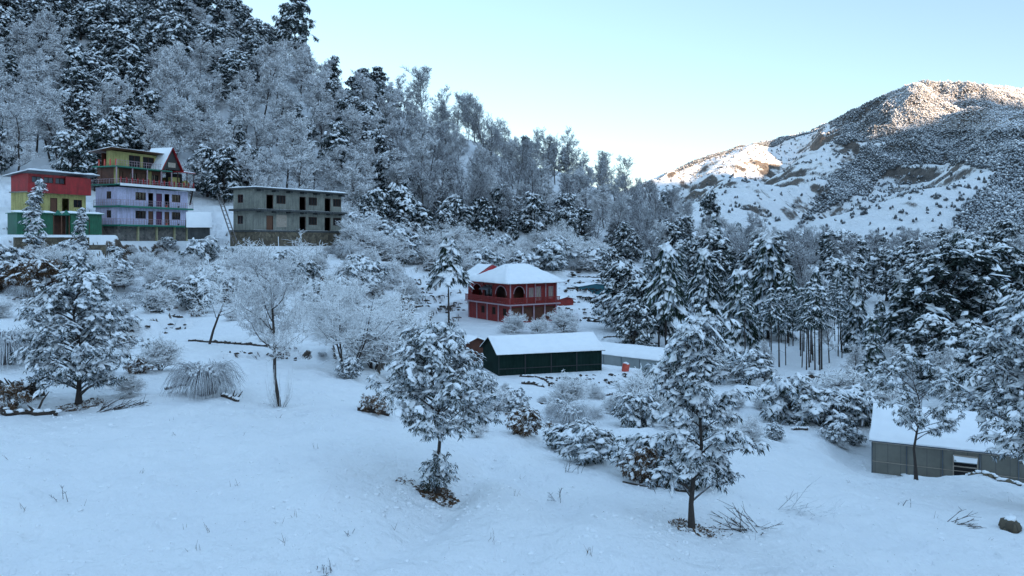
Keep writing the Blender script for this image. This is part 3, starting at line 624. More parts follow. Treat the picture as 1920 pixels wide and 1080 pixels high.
def green_sheds():
    for x0, x1, k, lb in ((0, 3.9, 0, 'wider-gabled green corrugated metal shed at the yellow house, at the frame edge side'), (5.9, FR_grs.w, 1, 'green corrugated metal shed next to the lavender guesthouse')):
        W = x1 - x0; o = FR_grs.o + FR_grs.ex * x0; L = thing('metal_shed', o, FR_grs.ang, lb, 'shed', 'green metal sheds below the yellow house'); h = 2.6; D = 3.8
        wl = MB(); wl.box(0, W, 0, .08, -1, h); wl.box(0, .08, .08, D, -1, h); wl.box(W - .08, W, .08, D, -1, h); wl.box(.08, W - .08, D - .08, D, -1, h); wl.build('wall', M['green_sheet'], L)
        rf = MB(); rf.box(-.2, W + .2, -.3, D + .2, h + .002, h + .08); R_ = rf.build('roof', M['green_trim'], L); slab_snow(R_, ((-.2, -.3, h + .08), (W + .2, -.3, h + .08), (W + .2, D + .2, h + .3), (-.2, D + .2, h + .3)), .2, 'roof_snow', 18, 12, 11 + k)
        door(L, W * .35, W * .35 + .9, 0, 1.95, -.135, m='green_sheet')
    o = FR_grs.o + FR_grs.ex * 3.95; L = thing('open_shed', o, FR_grs.ang, 'dark open shed with green gable tips between the two green metal sheds', 'shed'); W = 1.9
    b = MB(); b.box(0, W, 1.6, 1.68, -.8, 2.7); b.build('back_wall', M['brown_wood'], L)
    for x in (.06, W * .5, W - .06): p = MB(); p.box(x - .06, x + .06, .1, .22, -.8, 2.5); p.build('post', M['wood_door'], L)
    r = MB(); r.prism([(0, -.1, 2.5), (W, -.1, 2.5), (W * .75, -.1, 3.1), (W * .5, -.1, 2.55), (W * .25, -.1, 3.1)], (0, .06, 0)); r.box(0, W, -.03, 1.7, 2.42, 2.498); R_ = r.build('roof', M['green_trim'], L); slab_snow(R_, ((0, 0, 2.5), (W, 0, 2.5), (W, 1.7, 2.6), (0, 1.7, 2.6)), .12, 'roof_snow', 8, 8, 14)
    p = P3(28, 445, 92); q = P3(200, 445, 99); a = math.atan2(q[1] - p[1], q[0] - p[0]); Lw = math.hypot(q[0] - p[0], q[1] - p[1])
    T = thing('retaining_wall', (p[0], p[1], p[2]), a, 'low snow-capped stone wall in front of the green metal sheds', 'wall'); b = MB(); b.box(0, Lw * .8, 0, .7, -2.4, .0); b.box(Lw * .8 + .002, Lw, .2, .9, -2.6, -.9); b.build('stonework', M['stone_dark'], T); slab_snow(T, ((-.1, -.1, .0), (Lw * .8, -.1, 0), (Lw * .8, .8, 0), (-.1, .8, 0)), .16, 'snow_cap', 36, 6, 15)
green_sheds()

# ---- grey unfinished concrete building
def grey_building():
    L = FR_gry.thing('concrete_building', 'unfinished grey concrete two-storey building on a dark stone plinth under a thin snowy roof', 'building'); W = FR_gry.w; D = 4.2
    za = 2.35; zb = za + 3.05; zc = zb + 3.0; k = W / 18.
    st = MB(); st.box(-.6, W + .2, -.9, D, -3.0, za - .28); st.build('stone_plinth', M['stone_dark'], L)
    wl = MB()
    for z, tp in ((za, 0), (zb, 1)):
        O = []
        for x in (2.3, 8.8, 14.2):
            if tp == 0 and x == 2.3: continue
            O += [(x * k, (x + 1.3) * k, z + .03, z + 2.15), ((x + 1.9) * k, (x + 3.7) * k, z + .9, z + 2.15)]
        if tp == 0: O.append((2.3 * k, 3.6 * k, z + .03, z + 2.15))
        wall_mb(wl, 0, W, z + .002, z + 2.86, 0, .22, O); wall_mb(wl, .22, D, z + .002, z + 2.86, 0, .22, [(2.2, 3.3, z + .9, z + 2.1)], axis='y'); wl.box(W - .22, W, .22, D, z + .002, z + 2.86); wl.box(.22, W - .22, D - .22, D, z + .002, z + 2.86)
        window(L, 2.2, 3.3, z + .9, z + 2.1, 0, 'y')
        for o in O:
            if o[2] > z + .5: window(L, *o, 0, bars=2, gm='dark')
            elif tp == 0 and o[0] < 3 * k: door(L, *o, 0, m='wood_door', label='rusty orange-brown door')
            else: door(L, *o, 0, open_=True)
    wl.build('wall', M['concrete'], L)
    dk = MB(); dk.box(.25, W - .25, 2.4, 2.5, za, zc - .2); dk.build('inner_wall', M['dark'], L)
    for z, y in ((za, -.95), (zb, -1.0)):
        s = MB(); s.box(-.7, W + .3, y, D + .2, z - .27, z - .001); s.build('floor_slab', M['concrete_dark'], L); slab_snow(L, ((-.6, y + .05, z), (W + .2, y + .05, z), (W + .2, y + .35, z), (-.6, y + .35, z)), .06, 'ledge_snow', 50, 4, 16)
    for i in range(7):
        x = .6 + (W - 1.2) * i / 6; 
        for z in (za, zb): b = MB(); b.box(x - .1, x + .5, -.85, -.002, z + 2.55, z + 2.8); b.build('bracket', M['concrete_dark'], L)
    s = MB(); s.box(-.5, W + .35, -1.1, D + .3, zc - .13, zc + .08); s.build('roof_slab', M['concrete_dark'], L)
    slab_snow(L, ((-.5, -1.1, zc + .08), (W + .35, -1.1, zc + .08), (W + .35, D + .3, zc + .08), (-.5, D + .3, zc + .08)), .2, 'roof_snow', 60, 16, 17)
    pt = MB(); pt.box(4.2 * k, 6.2 * k, -.02, -.004, za + .5, za + 2.3); pt.build('pale_patch', M['curtain'], L)
    pp = MB(); pp.tube([(3.6, -1.2, -.6), (3.6, -1.1, 1.4)], .06, 6); pp.build('pipe', M['snow'], L)
    p = P3(438, 455, 112); T = thing('ladder', p, .2, 'snow-dusted ladder leaning at the corner of the grey concrete building', 'ladder'); m = MB(); m.tube([(-2.4, 1.2, 6.8), (0, 0, -.2)], .09, 5); m.tube([(-2.0, 1.5, 6.8), (.5, .3, -.2)], .09, 5)
    for i in range(12):
        f = i / 12; m.tubes([[-2.4 + 2.4 * f, 1.2 - 1.2 * f, 6.8 - 7 * f]], [[-2.0 + 2.5 * f, 1.5 - 1.2 * f, 6.8 - 7 * f]], .04, .04, 4)
    m.build('rails', M['twig'], T)
grey_building()

# ---- red wooden house with arches
def red_house():
    L = FR_red.thing('red_house', 'red two-storey wooden house with arches and a snow-covered hip roof', 'house'); W = FR_red.w; D = 10.9; D2 = 9.1; zm = 2.35; zt = 5.2
    wl = MB()
    # front (short side, y=0): lower brown doors between pale posts; upper arch, windows
    lo = [(.25 + i * (W - .3) / 4, .25 + (i + 1) * (W - .3) / 4 - .22, .2, zm - .3) for i in range(4)]
    wall_mb(wl, 0, W, -1.2, zm, 0, .18, lo)
    up = [(.5, 2.2, zm + .25, zt - .35), (2.9, 3.7, zm + 1.0, zt - .6), (4.1, 4.9, zm + .5, zt - .45), (6.1, 6.9, zm + .7, zt - .5)]
    wall_mb(wl, 0, W, zm + .16, zt, 0, .18, up)
    # long side (x=0)
    lo2 = [(1.0, 1.9, .9, 1.9), (3.7, 4.6, .9, 1.9), (6.6, 7.5, .9, 1.9)]
    wall_mb(wl, .18, D, -1.2, zm, 0, .18, lo2, axis='y')
    up2 = [(.9, 3.7, zm + .25, zt - .35), (4.6, 6.6, zm + .35, zt - .35), (7.2, 10.0, zm + .25, zt - .35)]
    wall_mb(wl, .18, D, zm + .16, zt, 0, .18, up2, axis='y')
    wl.box(W - .18, W, .18, D, -1.2, zt); wl.box(.18, W - .18, D - .18, D, -1.2, zt)
    # arch spandrels
    def arch(a0, a1, zs, zt_, axis):
        c = (a0 + a1) / 2; R_ = (a1 - a0) / 2; n = 10
        for sg in (-1, 1):
            an = [math.pi / 2 + sg * math.pi / 2 * i / n for i in range(n + 1)]; hh = zt_ - zs
            ring = [(c + R_ * math.cos(a), zs + hh * math.sin(a)) for a in an]; poly = ring + [(ring[-1][0], zt_ + .001)]
            P = [(x, .03, z) for x, z in poly] if axis == 'x' else [(.03, x, z) for x, z in poly]; wl.prism(P, (0, .12, 0) if axis == 'x' else (.12, 0, 0))
        ar = MB(); pt = [(c + R_ * math.cos(a), -.02, zs + (zt_ - zs) * math.sin(a)) for a in np.linspace(0, math.pi, 15)]
        if axis == 'y': pt = [(-.02, x, z) for x, _, z in pt]
        ar.tube(pt, .06, 5); ar.build('arch_trim', M['pink_trim'], L)
    arch(.5, 2.2, zm + 1.5, zt - .35, 'x'); arch(.9, 3.7, zm + 1.3, zt - .35, 'y'); arch(7.2, 10.0, zm + 1.3, zt - .35, 'y')
    wl.build('wall', M['red_wood'], L)
    ir = MB(); ir.box(.2, W - .2, 1.6, 1.68, zm + .2, zt); ir.box(1.5, 1.58, 1.7, D - .2, zm + .2, zt); ir.build('inner_wall', M['brown_wood'], L)
    for i, o in enumerate(lo): door(L, *o, 0, m='brown_wood' if i != 0 else 'wood_door')
    for o in up[1:]: window(L, *o, 0, gm='curtain', fm='pink_trim')
    for o in lo2: window(L, *o, 0, 'y', gm='dark')
    window(L, *up2[1], 0, 'y', gm='glass', label='wide glazed window under a small blue awning')
    for x in [0.0, *[.14 + (i + 1) * (W - .3) / 4 for i in range(3)], W]: p = MB(); p.box(x - .09, x + .09, -.1, -.002, -1.2, zm); p.build('post', M['pink_trim'], L)
    for y in (2.9, 5.8, 8.6, D): p = MB(); p.box(-.1, -.002, y - .09, y + .09, -1.2, zm); p.build('post', M['pink_trim'], L)
    for x in (-.02, 2.5, 3.9, 5.6, W): p = MB(); p.box(x - .07, x + .07, -.1, -.002, zm + .17, zt - .002); p.build('post', M['pink_trim'], L)
    for y in (4.15, 6.9, D): p = MB(); p.box(-.1, -.002, y - .07, y + .07, zm + .17, zt - .002); p.build('post', M['red_wood'], L)
    s = MB(); s.box(-.75, W + .2, -.75, D, zm + .002, zm + .158); s.build('balcony_slab', M['pink_trim'], L)
    for ax, a0, a1, yy in (('x', -.7, W + .15, -.72), ('y', -.7, D - .1, -.72)):
        b = MB()
        n = int((a1 - a0) / .22)
        for i in range(n):
            x = a0 + (a1 - a0) * i / n; q = (x, x + .13, yy, yy + .03, zm + .2, zm + .95) if ax == 'x' else (yy, yy + .03, x, x + .13, zm + .2, zm + .95); b.box(*q)
        q = (a0, a1, yy - .02, yy + .06, zm + .95, zm + 1.03) if ax == 'x' else (yy - .02, yy + .06, a0 + .1, a1, zm + .95, zm + 1.03); b.box(*q); b.build('railing', M['red_wood'], L)
    aw = MB(); aw.prism([(-.9, 4.5, zt - 1.0), (-.9, 6.7, zt - 1.0), (-.05, 6.7, zt - .6), (-.05, 4.5, zt - .6)], (0, 0, .05)); aw.build('awning', M['steel'], L)
    # hip roof
    e = .95; zr = 7.45; F0 = [(-e, -e), (W + e, -e), (W + e, D2 + e), (-e, D2 + e)]; r0 = (2.3, D2 / 2); r1 = (W - 1.7, D2 / 2); z0 = zt + .02
    V = [(x, y, z0) for x, y in F0] + [(r0[0], r0[1], zr), (r1[0], r1[1], zr)]; rf = MB(); rf.add(V, [(0, 1, 5, 4), (2, 3, 4, 5)]); rf.add(V, [(1, 2, 5), (3, 0, 4), (0, 2, 1), (0, 3, 2)]); R_ = rf.build('roof', M['red'], L)
    th = .3
    def tri_snow(a, b, c, nm='roof_snow'):
        slab_snow(R_, (a, b, c, c), th, nm, 26, 16, 19)
    A, B, C_, D_, E, G_ = [np.array(v) + [0, 0, .01] for v in V]; slab_snow(R_, (A, B, G_, E), th, 'roof_snow', 34, 20, 21); slab_snow(R_, (C_, D_, E, G_), th, 'roof_snow', 30, 18, 22); slab_snow(R_, (B, C_, G_ + 1e-4, G_), th, 'roof_snow', 26, 18, 23); slab_snow(R_, (D_, A, E, E + 1e-4), th, 'roof_snow', 26, 18, 24)
    # rear wing with its own gable roof behind
    wg = MB(); wg.box(1.2, W - 1, D + .002, D + 1.6, -1.0, zt); wg.build('rear_wing', M['red_wood'], L)
    y0, y1 = D2 - .5, D + 2.0; rf2 = MB(); rf2.prism([(-.6, y0, zt + .25), (2.7, y0, zt + 2.2), (6.9, y0, zt + .25)], (0, y1 - y0, 0)); Q = rf2.build('rear_roof', M['red'], L)
    slab_snow(Q, ((-.7, y0 + .5, zt + .27), (2.7, y0 + .5, zt + 2.24), (2.7, y1 + .1, zt + 2.24), (-.7, y1 + .1, zt + .27)), .16, 'roof_snow', 20, 20, 25); slab_snow(Q, ((2.7, y0, zt + 2.24), (7.0, y0, zt + .27), (7.0, y1 + .1, zt + .27), (2.7, y1 + .1, zt + 2.24)), .16, 'roof_snow', 20, 20, 26)
red_house()

# ---- dark green shed, grey tunnel, greenhouse
def gable_hall(FR, D, h, rise, walls, roofm, name, label, cat, th, over=.25, z0=-1.0, seed=30, gable_split=None):
    L = FR.thing(name, label, cat); W = FR.w
    wl = MB(); wl.box(0, W, 0, .1, z0, h); wl.box(0, W, D - .1, D, z0, h); wl.build('side_wall', M[walls[0]], L)
    for x in (0, W - .1):
        g = MB(); g.prism([(x, .102, z0), (x, D - .102, z0), (x, D - .102, h), (x, D / 2, h + rise - .02), (x, .102, h)], (.1, 0, 0)); g.build('gable_wall', M[walls[1]], L)
    yo = over; zo = h - over * rise / (D / 2); rf = MB()
    rf.prism([(-over, -yo, zo), (-over, D / 2, h + rise), (-over, D + yo, zo), (-over, D + yo, zo + .05), (-over, D / 2, h + rise + .05), (-over, -yo, zo + .05)], (W + 2 * over, 0, 0)); R_ = rf.build('roof', M[roofm], L)
    slab_snow(R_, ((-over, -yo, zo + .055), (W + over, -yo, zo + .055), (W + over, D / 2, h + rise + .055), (-over, D / 2, h + rise + .055)), th, 'roof_snow', int(W * 5), 22, seed)
    slab_snow(R_, ((-over, D / 2, h + rise + .055), (W + over, D / 2, h + rise + .055), (W + over, D + yo, zo + .055), (-over, D + yo, zo + .055)), th, 'roof_snow', int(W * 3), 14, seed + 1)
    return L, W
L, W = gable_hall(FR_shd, 5.0, 1.92, 1.15, ('shed_green', 'shed_green'), 'shed_green', 'green_shed', 'dark green corrugated shed with a thick snow-covered gable roof', 'shed', .22)
for i in range(5): b = MB(); x = W * i / 4; b.box(max(0, x - .05), min(W, x + .05), -.04, -.002, -1, 1.75); b.build('batten', M['black'], L)
b = MB(); b.box(0, W, -.05, -.041, .55, .63); b.build('rail', M['black'], L)
L, W = gable_hall(FR_tun, 4.6, 1.85, .85, ('tunnel', 'tunnel_green'), 'tunnel', 'plastic_tunnel', 'long grey plastic-walled hall with snowy roof behind the orange barrel', 'greenhouse', .2, .08)
for i in range(5): b = MB(); x = W * i / 4; b.tube([(x, -.03, -.5), (x, -.03, 1.8)], .03, 6); b.build('hoop', M['steel'], L)
L, W = gable_hall(FR_gh, 6.0, 1.7, 1.25, ('poly', 'poly'), 'steel', 'greenhouse', 'low greenhouse with grimy plastic walls, a propped vent flap and snowy roof', 'greenhouse', .2, .12)
b = MB(); b.tube([(0, -.04, 1.62), (W, -.04, 1.62)], .035, 6); b.tube([(0, -.04, .62), (W, -.04, .62)], .018, 5); b.build('rail', M['curtain'], L)
for i in range(9): b = MB(); x = W * i / 8; b.tube([(x, -.03, -.6), (x, -.03, 1.6)], .03, 6); b.build('post', M['steel'], L)
w_ = MB(); wx0, wx1 = 3.75, 4.75; w_.box(wx0, wx1, -.02, -.003, .35, 1.35); o_ = w_.build('vent', M['dark'], L)
f_ = MB()
for q in ((wx0 - .05, wx0), (wx1, wx1 + .05)): f_.box(q[0], q[1], -.07, -.003, .3, 1.4)
f_.box(wx0, wx1, -.06, -.021, .82, .88); f_.box(wx0, wx1, -.06, -.021, .3, .36); f_.box(wx0, wx1, -.1, -.003, 1.36, 1.42); f_.build('vent_frame', M['curtain'], o_)
fl = MB(); fl.prism([(wx0, -.03, 1.35), (wx1, -.03, 1.35), (wx1, -.30, 1.1), (wx0, -.30, 1.1)], (0, .0, .03)); q = fl.build('vent_flap', M['tunnel'], o_)
slab_snow(q, ((wx0, -.30, 1.135), (wx1, -.30, 1.135), (wx1, -.04, 1.385), (wx0, -.04, 1.385)), .06, 'flap_snow', 10, 6, 41)
def rock_row(name, a, b, n, s_, label, mat='stone_dark'):
    global rng; rng = np.random.default_rng(n); T = thing(name, a, 0, label, 'wall'); mb = MB(); t = np.linspace(0, 1, n)[:, None]; d = np.array(b) - np.array(a); P = d[None] * t + rng.normal(0, s_ * .25, (n, 3)); P[:, 2] = [hgt(a[0] + p[0], a[1] + p[1]) - a[2] + s_ * .1 for p in P]
    mb.caps(P, s_ * rng.uniform(.6, 1.1, n), s_ * rng.uniform(.5, .9, n), 0, 7, .3); mb.build('stones', M[mat], T)
    P = P[rng.uniform(size=n) < (.9 if mat != 'log' else .5)]; n = len(P); m2 = MB(); m2.caps(P + [0, 0, s_ * .55], s_ * rng.uniform(.5, 1.0, n), s_ * .35, 0, 7, .3); m2.build('snow_cap', M['clump'], T)
a = hits(1690, 893); b = hits(1912, 912); rock_row('stone_edging', a, b, 38, .17, 'row of snow-capped stones along the foot of the greenhouse wall')

# ---- small huts and things
def hut(u, v, d, w, dp, h, rise, wallm, label, name='hut', rz=0, th=.2):
    p = P3(u, v, d); L = thing(name, p, rz, label, 'hut'); b = MB(); b.box(-w / 2, w / 2, 0, dp, -1.2, h); b.build('wall', M[wallm], L)
    r = MB(); r.prism([(-w / 2 - .3, -.3, h), (0, -.3, h + rise), (w / 2 + .3, -.3, h), (w / 2 + .3, -.3, h + .06), (0, -.3, h + rise + .06), (-w / 2 - .3, -.3, h + .06)], (0, dp + .6, 0)); r.prism([(-w / 2, .002, h), (w / 2, .002, h), (0, .002, h + rise)], (0, .1, 0)); R_ = r.build('roof', M[wallm], L)
    slab_snow(R_, ((-w / 2 - .3, -.32, h + .07), (0, -.32, h + rise + .07), (0, dp + .32, h + rise + .07), (-w / 2 - .3, dp + .32, h + .07)), th, 'roof_snow', 14, 12, 51); slab_snow(R_, ((0, -.32, h + rise + .07), (w / 2 + .3, -.32, h + .07), (w / 2 + .3, dp + .32, h + .07), (0, dp + .32, h + rise + .07)), th, 'roof_snow', 14, 12, 52)
    return L
hut(392, 434, 124, 3.4, 3.0, .5, 2.3, 'concrete_dark', 'small hut with a pointed snow roof between the lavender guesthouse and the grey building', rz=2.0, th=.3)
hut(408, 430, 121, 3.6, 3, .9, .5, 'brown_wood', 'low brown snow-roofed hut touching the pointed-roof hut', rz=.6) if 0 else None
hut(1118, 553, 138, 6.0, 3.5, 1.4, .5, 'blue', 'blue tarpaulin hut on the snowy terraces right of the red house', rz=.25, th=.1)
hut(893, 690, 78, 3.6, 4, 2.0, .9, 'brown_wood', 'brown wooden hut tucked behind the gable of the dark green shed', rz=.5, th=.15)
hut(1062, 573, 124, 2.4, 2.0, .9, .4, 'red_wood', 'little red lean-to hut by the far corner of the red house', rz=.4, th=.08)
def barrel(u, v, label):
    p = hits(u, v); T = thing('barrel', p, .3, label, 'barrel', None, .8); T.rotation_euler = (.0, .18, .3); m = MB(); z = [-.1, .0, .06, .35, .40, .45, .78, .84, .9]; r = [.40, .42, .44, .43, .46, .43, .43, .45, .40]; m.tube([(0, 0, q) for q in z], r, 20); m.build('body', M['orange'], T)
    s = MB(); s.caps(np.array([[0, 0, .92]]), .42, .2, 0, 14, .12); s.build('snow_cap', M['clump'], T)
barrel(1172, 697, 'orange-red barrel capped with snow by the grey plastic tunnel')

def log(u, v, L_, rz, r, label, name='fallen_log', snow=True, tilt=0, branches=0):
    global rng; rng = np.random.default_rng(int(u)); p = hits(u, v); T = thing(name, p, rz, label, 'log'); m = MB(); n = 7; x = np.linspace(-L_ / 2, L_ / 2, n); z = [hgt(p[0] + q * math.cos(rz), p[1] + q * math.sin(rz)) - p[2] + r * .6 + tilt * abs(q) for q in x]
    P = np.stack([x, rng.normal(0, .06 * L_, n), z], 1); m.tube(P, r * rng.uniform(.7, 1.2, n), 8)
    for i in range(branches):
        q = P[rng.integers(1, n - 1)]; e = q + rng.normal(0, .35, 3) * L_ * .5 + [0, 0, .25]; m.tube([q, (q + e) / 2 + rng.normal(0, .05, 3), e], [r * .4, r * .3, r * .1], 5)
    m.build('wood', M['log'], T)
    if snow: s = MB(); C = np.repeat(P, 2, 0)[1:] * [1, 1, 1] + [0, 0, r * .75]; C[::2, 0] += L_ / n * .3; s.caps(C, r * .95, r * .7, 0, 7, .4); s.build('snow_cap', M['clump'], T)
log(55, 778, 1.9, .15, .13, 'dark fallen log lying under the dark root at the bushy evergreen', branches=3)
log(330, 727, 1.1, -.08, .09, 'short dark log on the near bank before the biggest grass mound')
log(432, 748, 1.0, -.5, .10, 'broken log with twigs sticking from the snow bank by the many-shoot tree', branches=5)
log(700, 775, 1.3, .1, .16, 'dark stump pieces on the field edge between the many-shoot and lone evergreen trees', branches=3)
log(1000, 722, 2.0, -.5, .16, 'dark log on the snow just below the dark green shed')
log(985, 785, 1.2, -.3, .14, 'dark log beside the low bush above the gully')
log(1130, 742, 1.6, .2, .13, 'dark log between dark green shed and big pale shrub')
log(1700, 845, .8, .1, .06, 'little dark stick near the greenhouse corner') if False else None
log(1500, 808, .9, .1, .1, 'small dark log before the dark rounded bush on the clearing edge')
log(1232, 915, 2.4, -.75, .035, 'thin bent pole lying behind the tallest near tree', snow=False)
log(1432, 712, 5, -.1, .18, 'long dark log across the back of the snowy clearing')
log(1535, 708, 3, .05, .2, 'dark timber pile end at the foot of the bare poles')
for (u0, v0, u1, v1, n_, s_, lb) in ((360, 640, 530, 672, 60, .22, 'dark stone bank running from the leaning dark trunk towards the many-shoot tree'), (270, 566, 338, 596, 30, .26, 'short dark stone bank on the slope under the lavender guesthouse'), (1062, 545, 1128, 549, 26, .30, 'uppermost dark terrace edge beside the red house'),
        (1060, 585, 1125, 590, 24, .28, 'second dark terrace edge beside the red house'), (1092, 600, 1170, 606, 30, .26, 'third dark terrace edge below the blue tarpaulin hut'), (1085, 520, 1150, 524, 22, .3, 'small dark terrace edge behind the blue tarpaulin hut'), (1130, 640, 1235, 645, 34, .2, 'low dark stone edge behind the grey plastic tunnel'), (670, 528, 720, 545, 20, .3, 'dark stone bank on the slope below the grey building end'),
        (760, 560, 800, 566, 16, .25, 'small dark stone bank between frosted shrubs and the umbrella-shaped pine'), (975, 706, 1040, 722, 24, .2, 'row of dark stones under the front of the dark green shed'), (880, 770, 930, 776, 12, .16, 'few dark stones behind the lone evergreen'), (1380, 706, 1440, 708, 18, .25, 'dark stones along the back of the snowy clearing'), (600, 560, 640, 566, 14, .3, 'short dark bank above the leaning-stem tree')):
    rock_row('stone_bank', hits(u0, v0), hits(u1, v1), n_, s_, lb, 'log')
def root(u, v, s_, label, mat='log', n=16, name='uprooted_stump'):
    global rng; rng = np.random.default_rng(int(u * 3)); p = hits(u, v); T = thing(name, p, u, label, 'stump'); m = MB()
    for i in range(n):
        a = rng.uniform(0, 6.28); e = np.array([math.cos(a), math.sin(a), rng.uniform(.1, 1.1)]) * s_ * rng.uniform(.5, 1); k = e * .5 + rng.normal(0, .12 * s_, 3); m.tube([(0, 0, -.05), k, e], [.10 * s_, .07 * s_, .02 * s_], 5)
    c = rng.normal(0, .3 * s_, (22, 3)); c[:, 2] = np.abs(c[:, 2]) * .8; m.caps(c, s_ * .2, s_ * .2, 0, 6, .5); m.build('roots', M[mat], T); s = MB(); c = rng.normal(0, .28 * s_, (9, 3)); c[:, 2] = s_ * rng.uniform(.35, .6, 9); s.caps(c, s_ * .16, s_ * .1, 0, 6, .4); s.build('snow_cap', M['clump'], T)
root(42, 745, 1.0, 'dark tangled root beside the bushy evergreen at the frame edge', n=26)
root(1255, 912, .45, 'small dark root clump at the foot of the tallest near tree')
root(1270, 893, .5, 'dark root clump just behind the tallest near tree')
root(1283, 905, .35, 'smallest dark root clump behind the tallest near tree') if False else None
def rock(u, v, s_, label):
    global rng; rng = np.random.default_rng(int(u)); p = hits(u, v); T = thing('boulder', p, .3, label, 'rock'); m = MB(); m.caps(np.array([[0, 0, s_ * .2], [s_ * .7, .1, s_ * .1], [s_ * .2, s_ * .4, s_ * .3]]), np.array([s_, s_ * .6, s_ * .7]), np.array([s_ * .75, s_ * .4, s_ * .6]), 0, 9, .22); m.build('stone', M['stone_dark'], T)
    s = MB(); s.caps(np.array([[s_ * .3, s_ * .3, s_ * .8]]), s_ * .55, s_ * .2, 0, 9, .3); s.build('snow_cap', M['clump'], T)
rock(1896, 993, .34, 'brown boulder poking from the snow at the frame edge below the greenhouse')
rock(1190, 640, .8, 'snow-topped boulder at the edge of the terraces by the round snowy bush')
def twigs(u, v, s_, n, label, flat=.25, dirx=.8, cat='twigs', name='twig_cluster', mat='twig', r=.008):
    global rng; rng = np.random.default_rng(int(u + v)); p = hits(u, v); T = thing(name, p, 0, label, cat); P0, P1, r0 = [], [], []
    for i in range(n):
        q = rng.normal(0, .25, 3) * s_; q[2] = 0; d = np.array([rng.normal(dirx, .5), rng.normal(0, .5), abs(rng.normal(0, flat)) + .05]); L_ = s_ * rng.uniform(.3, .9); e = q + d / np.linalg.norm(d) * L_; P0.append(q - [0, 0, .03]); P1.append(e); r0.append(r * 1.6)
        for k in range(4):
            t = rng.uniform(.3, 1); b0 = q + (e - q) * t; P0.append(b0); P1.append(b0 + (d / np.linalg.norm(d) + rng.normal(0, .6, 3) * [1, 1, .5]) * L_ * .3); r0.append(r)
    m = MB(); m.tubes(P0, P1, np.array(r0), np.array(r0) * .5, 4); m.build('stems', M[mat], T)
twigs(1490, 965, 1.3, 16, 'fan of dead twigs on the snow right of the tallest near tree', mat='frost_grey', r=.006)
twigs(1405, 990, 1.1, 22, 'low dark dead branch on the snow at the foot of the tallest near tree', dirx=-.5, r=.007, mat='log')
twigs(120, 940, .5, 5, 'single small dry weed standing in the near snow', flat=2.5, dirx=.0, name='dry_weed', cat='weed', r=.005)
twigs(1790, 985, .7, 9, 'curved dead twigs on the near snow left of the brown boulder', mat='log')
twigs(655, 1005, .25, 5, 'tiny dark weed on the near snow below the lone evergreen', flat=2, dirx=0, name='dry_weed', cat='weed', r=.004)
twigs(1697, 950, .4, 4, 'tiny dry weed on the snow in front of the greenhouse', flat=2.5, dirx=0, name='dry_weed', cat='weed', r=.005)
twigs(612, 1072, .35, 9, 'tiny dark weed at the lower frame edge', flat=1.5, dirx=0, name='dry_weed', cat='weed', r=.005)
twigs(1045, 940, .5, 6, 'small grey weed in the trodden hollow', flat=1.5, dirx=0, name='dry_weed', cat='weed', r=.006)
twigs(1068, 886, .5, 8, 'small grey weed below the low dark gully bushes', flat=1.2, dirx=.3, name='dry_weed', cat='weed', r=.006)
twigs(205, 770, 1.4, 26, 'dead branches trailing on the snow under the bushy evergreen', mat='log', r=.01)
# brown leaf litter at tree feet, and small dark debris strewn in the snow
def litter(spots, name, mats, rr, kind='stuff'):
    global rng; rng = np.random.default_rng(90); mb = MB()
    for (u, v, rad, n, s_) in spots:
        p = hits(u, v); a = rng.uniform(0, 6.28, n); q = rad * np.sqrt(rng.uniform(0, 1, n)); X = p[0] + np.cos(a) * q; Y = p[1] + np.sin(a) * q; Z = add_detail(X, Y, base_h(X, Y)) + .01
        mb.leaves(np.stack([X, Y, Z], 1), np.stack([np.cos(a * 7), np.sin(a * 7), rng.uniform(0, .5, n)], 1), s_ * rng.uniform(.6, 1.4, n), s_ * .5, 0)
    tag(mb.build(name, mats), kind=kind)
litter([(330, 1000, 5, 60, .03), (800, 1000, 5, 60, .03), (1500, 1000, 5, 80, .03), (820, 928, .65, 900, .11), (760, 905, .35, 60, .09), (1297, 990, .6, 420, .08), (1340, 1000, .5, 60, .07), (150, 762, .9, 420, .1)], 'leaf_litter', M['brown_leaf'], 1)
def debris():
    global rng; rng = np.random.default_rng(93); mb = MB(); P = []
    for (u0, u1, v0, v1, n) in ((880, 1250, 735, 860, 120), (1040, 1220, 500, 620, 230), (930, 1200, 700, 800, 150), (620, 860, 500, 620, 150), (280, 560, 600, 700, 110), (0, 640, 500, 600, 160), (1330, 1620, 690, 830, 70), (740, 900, 560, 660, 60), (560, 760, 690, 800, 40), (1150, 1330, 620, 700, 60)):
        for i in range(n):
            u = rng.uniform(u0, u1); v = rng.uniform(v0, v1); p = hits(u, v)
            if abs(hgt(p[0], p[1] + .5) - hgt(p[0], p[1] - .5)) > .27: P.append((*p, v))
    P = np.array(P); d = P[:, 1]; m = len(P)
    for k in range(5):
        C = P[:, :3] + np.stack([rng.normal(0, .5, m), rng.normal(0, .12, m), rng.uniform(-.12, .0, m)], 1) * (d / 60)[:, None]
        mb.caps(C, .15 * (d / 60) * rng.uniform(.4, 1.3, m), .11 * rng.uniform(.4, 1.2, m) * (d / 60) ** .5, 0, 5, .5)
    tag(mb.build('earth_clods', M['log']), kind='stuff')
debris()

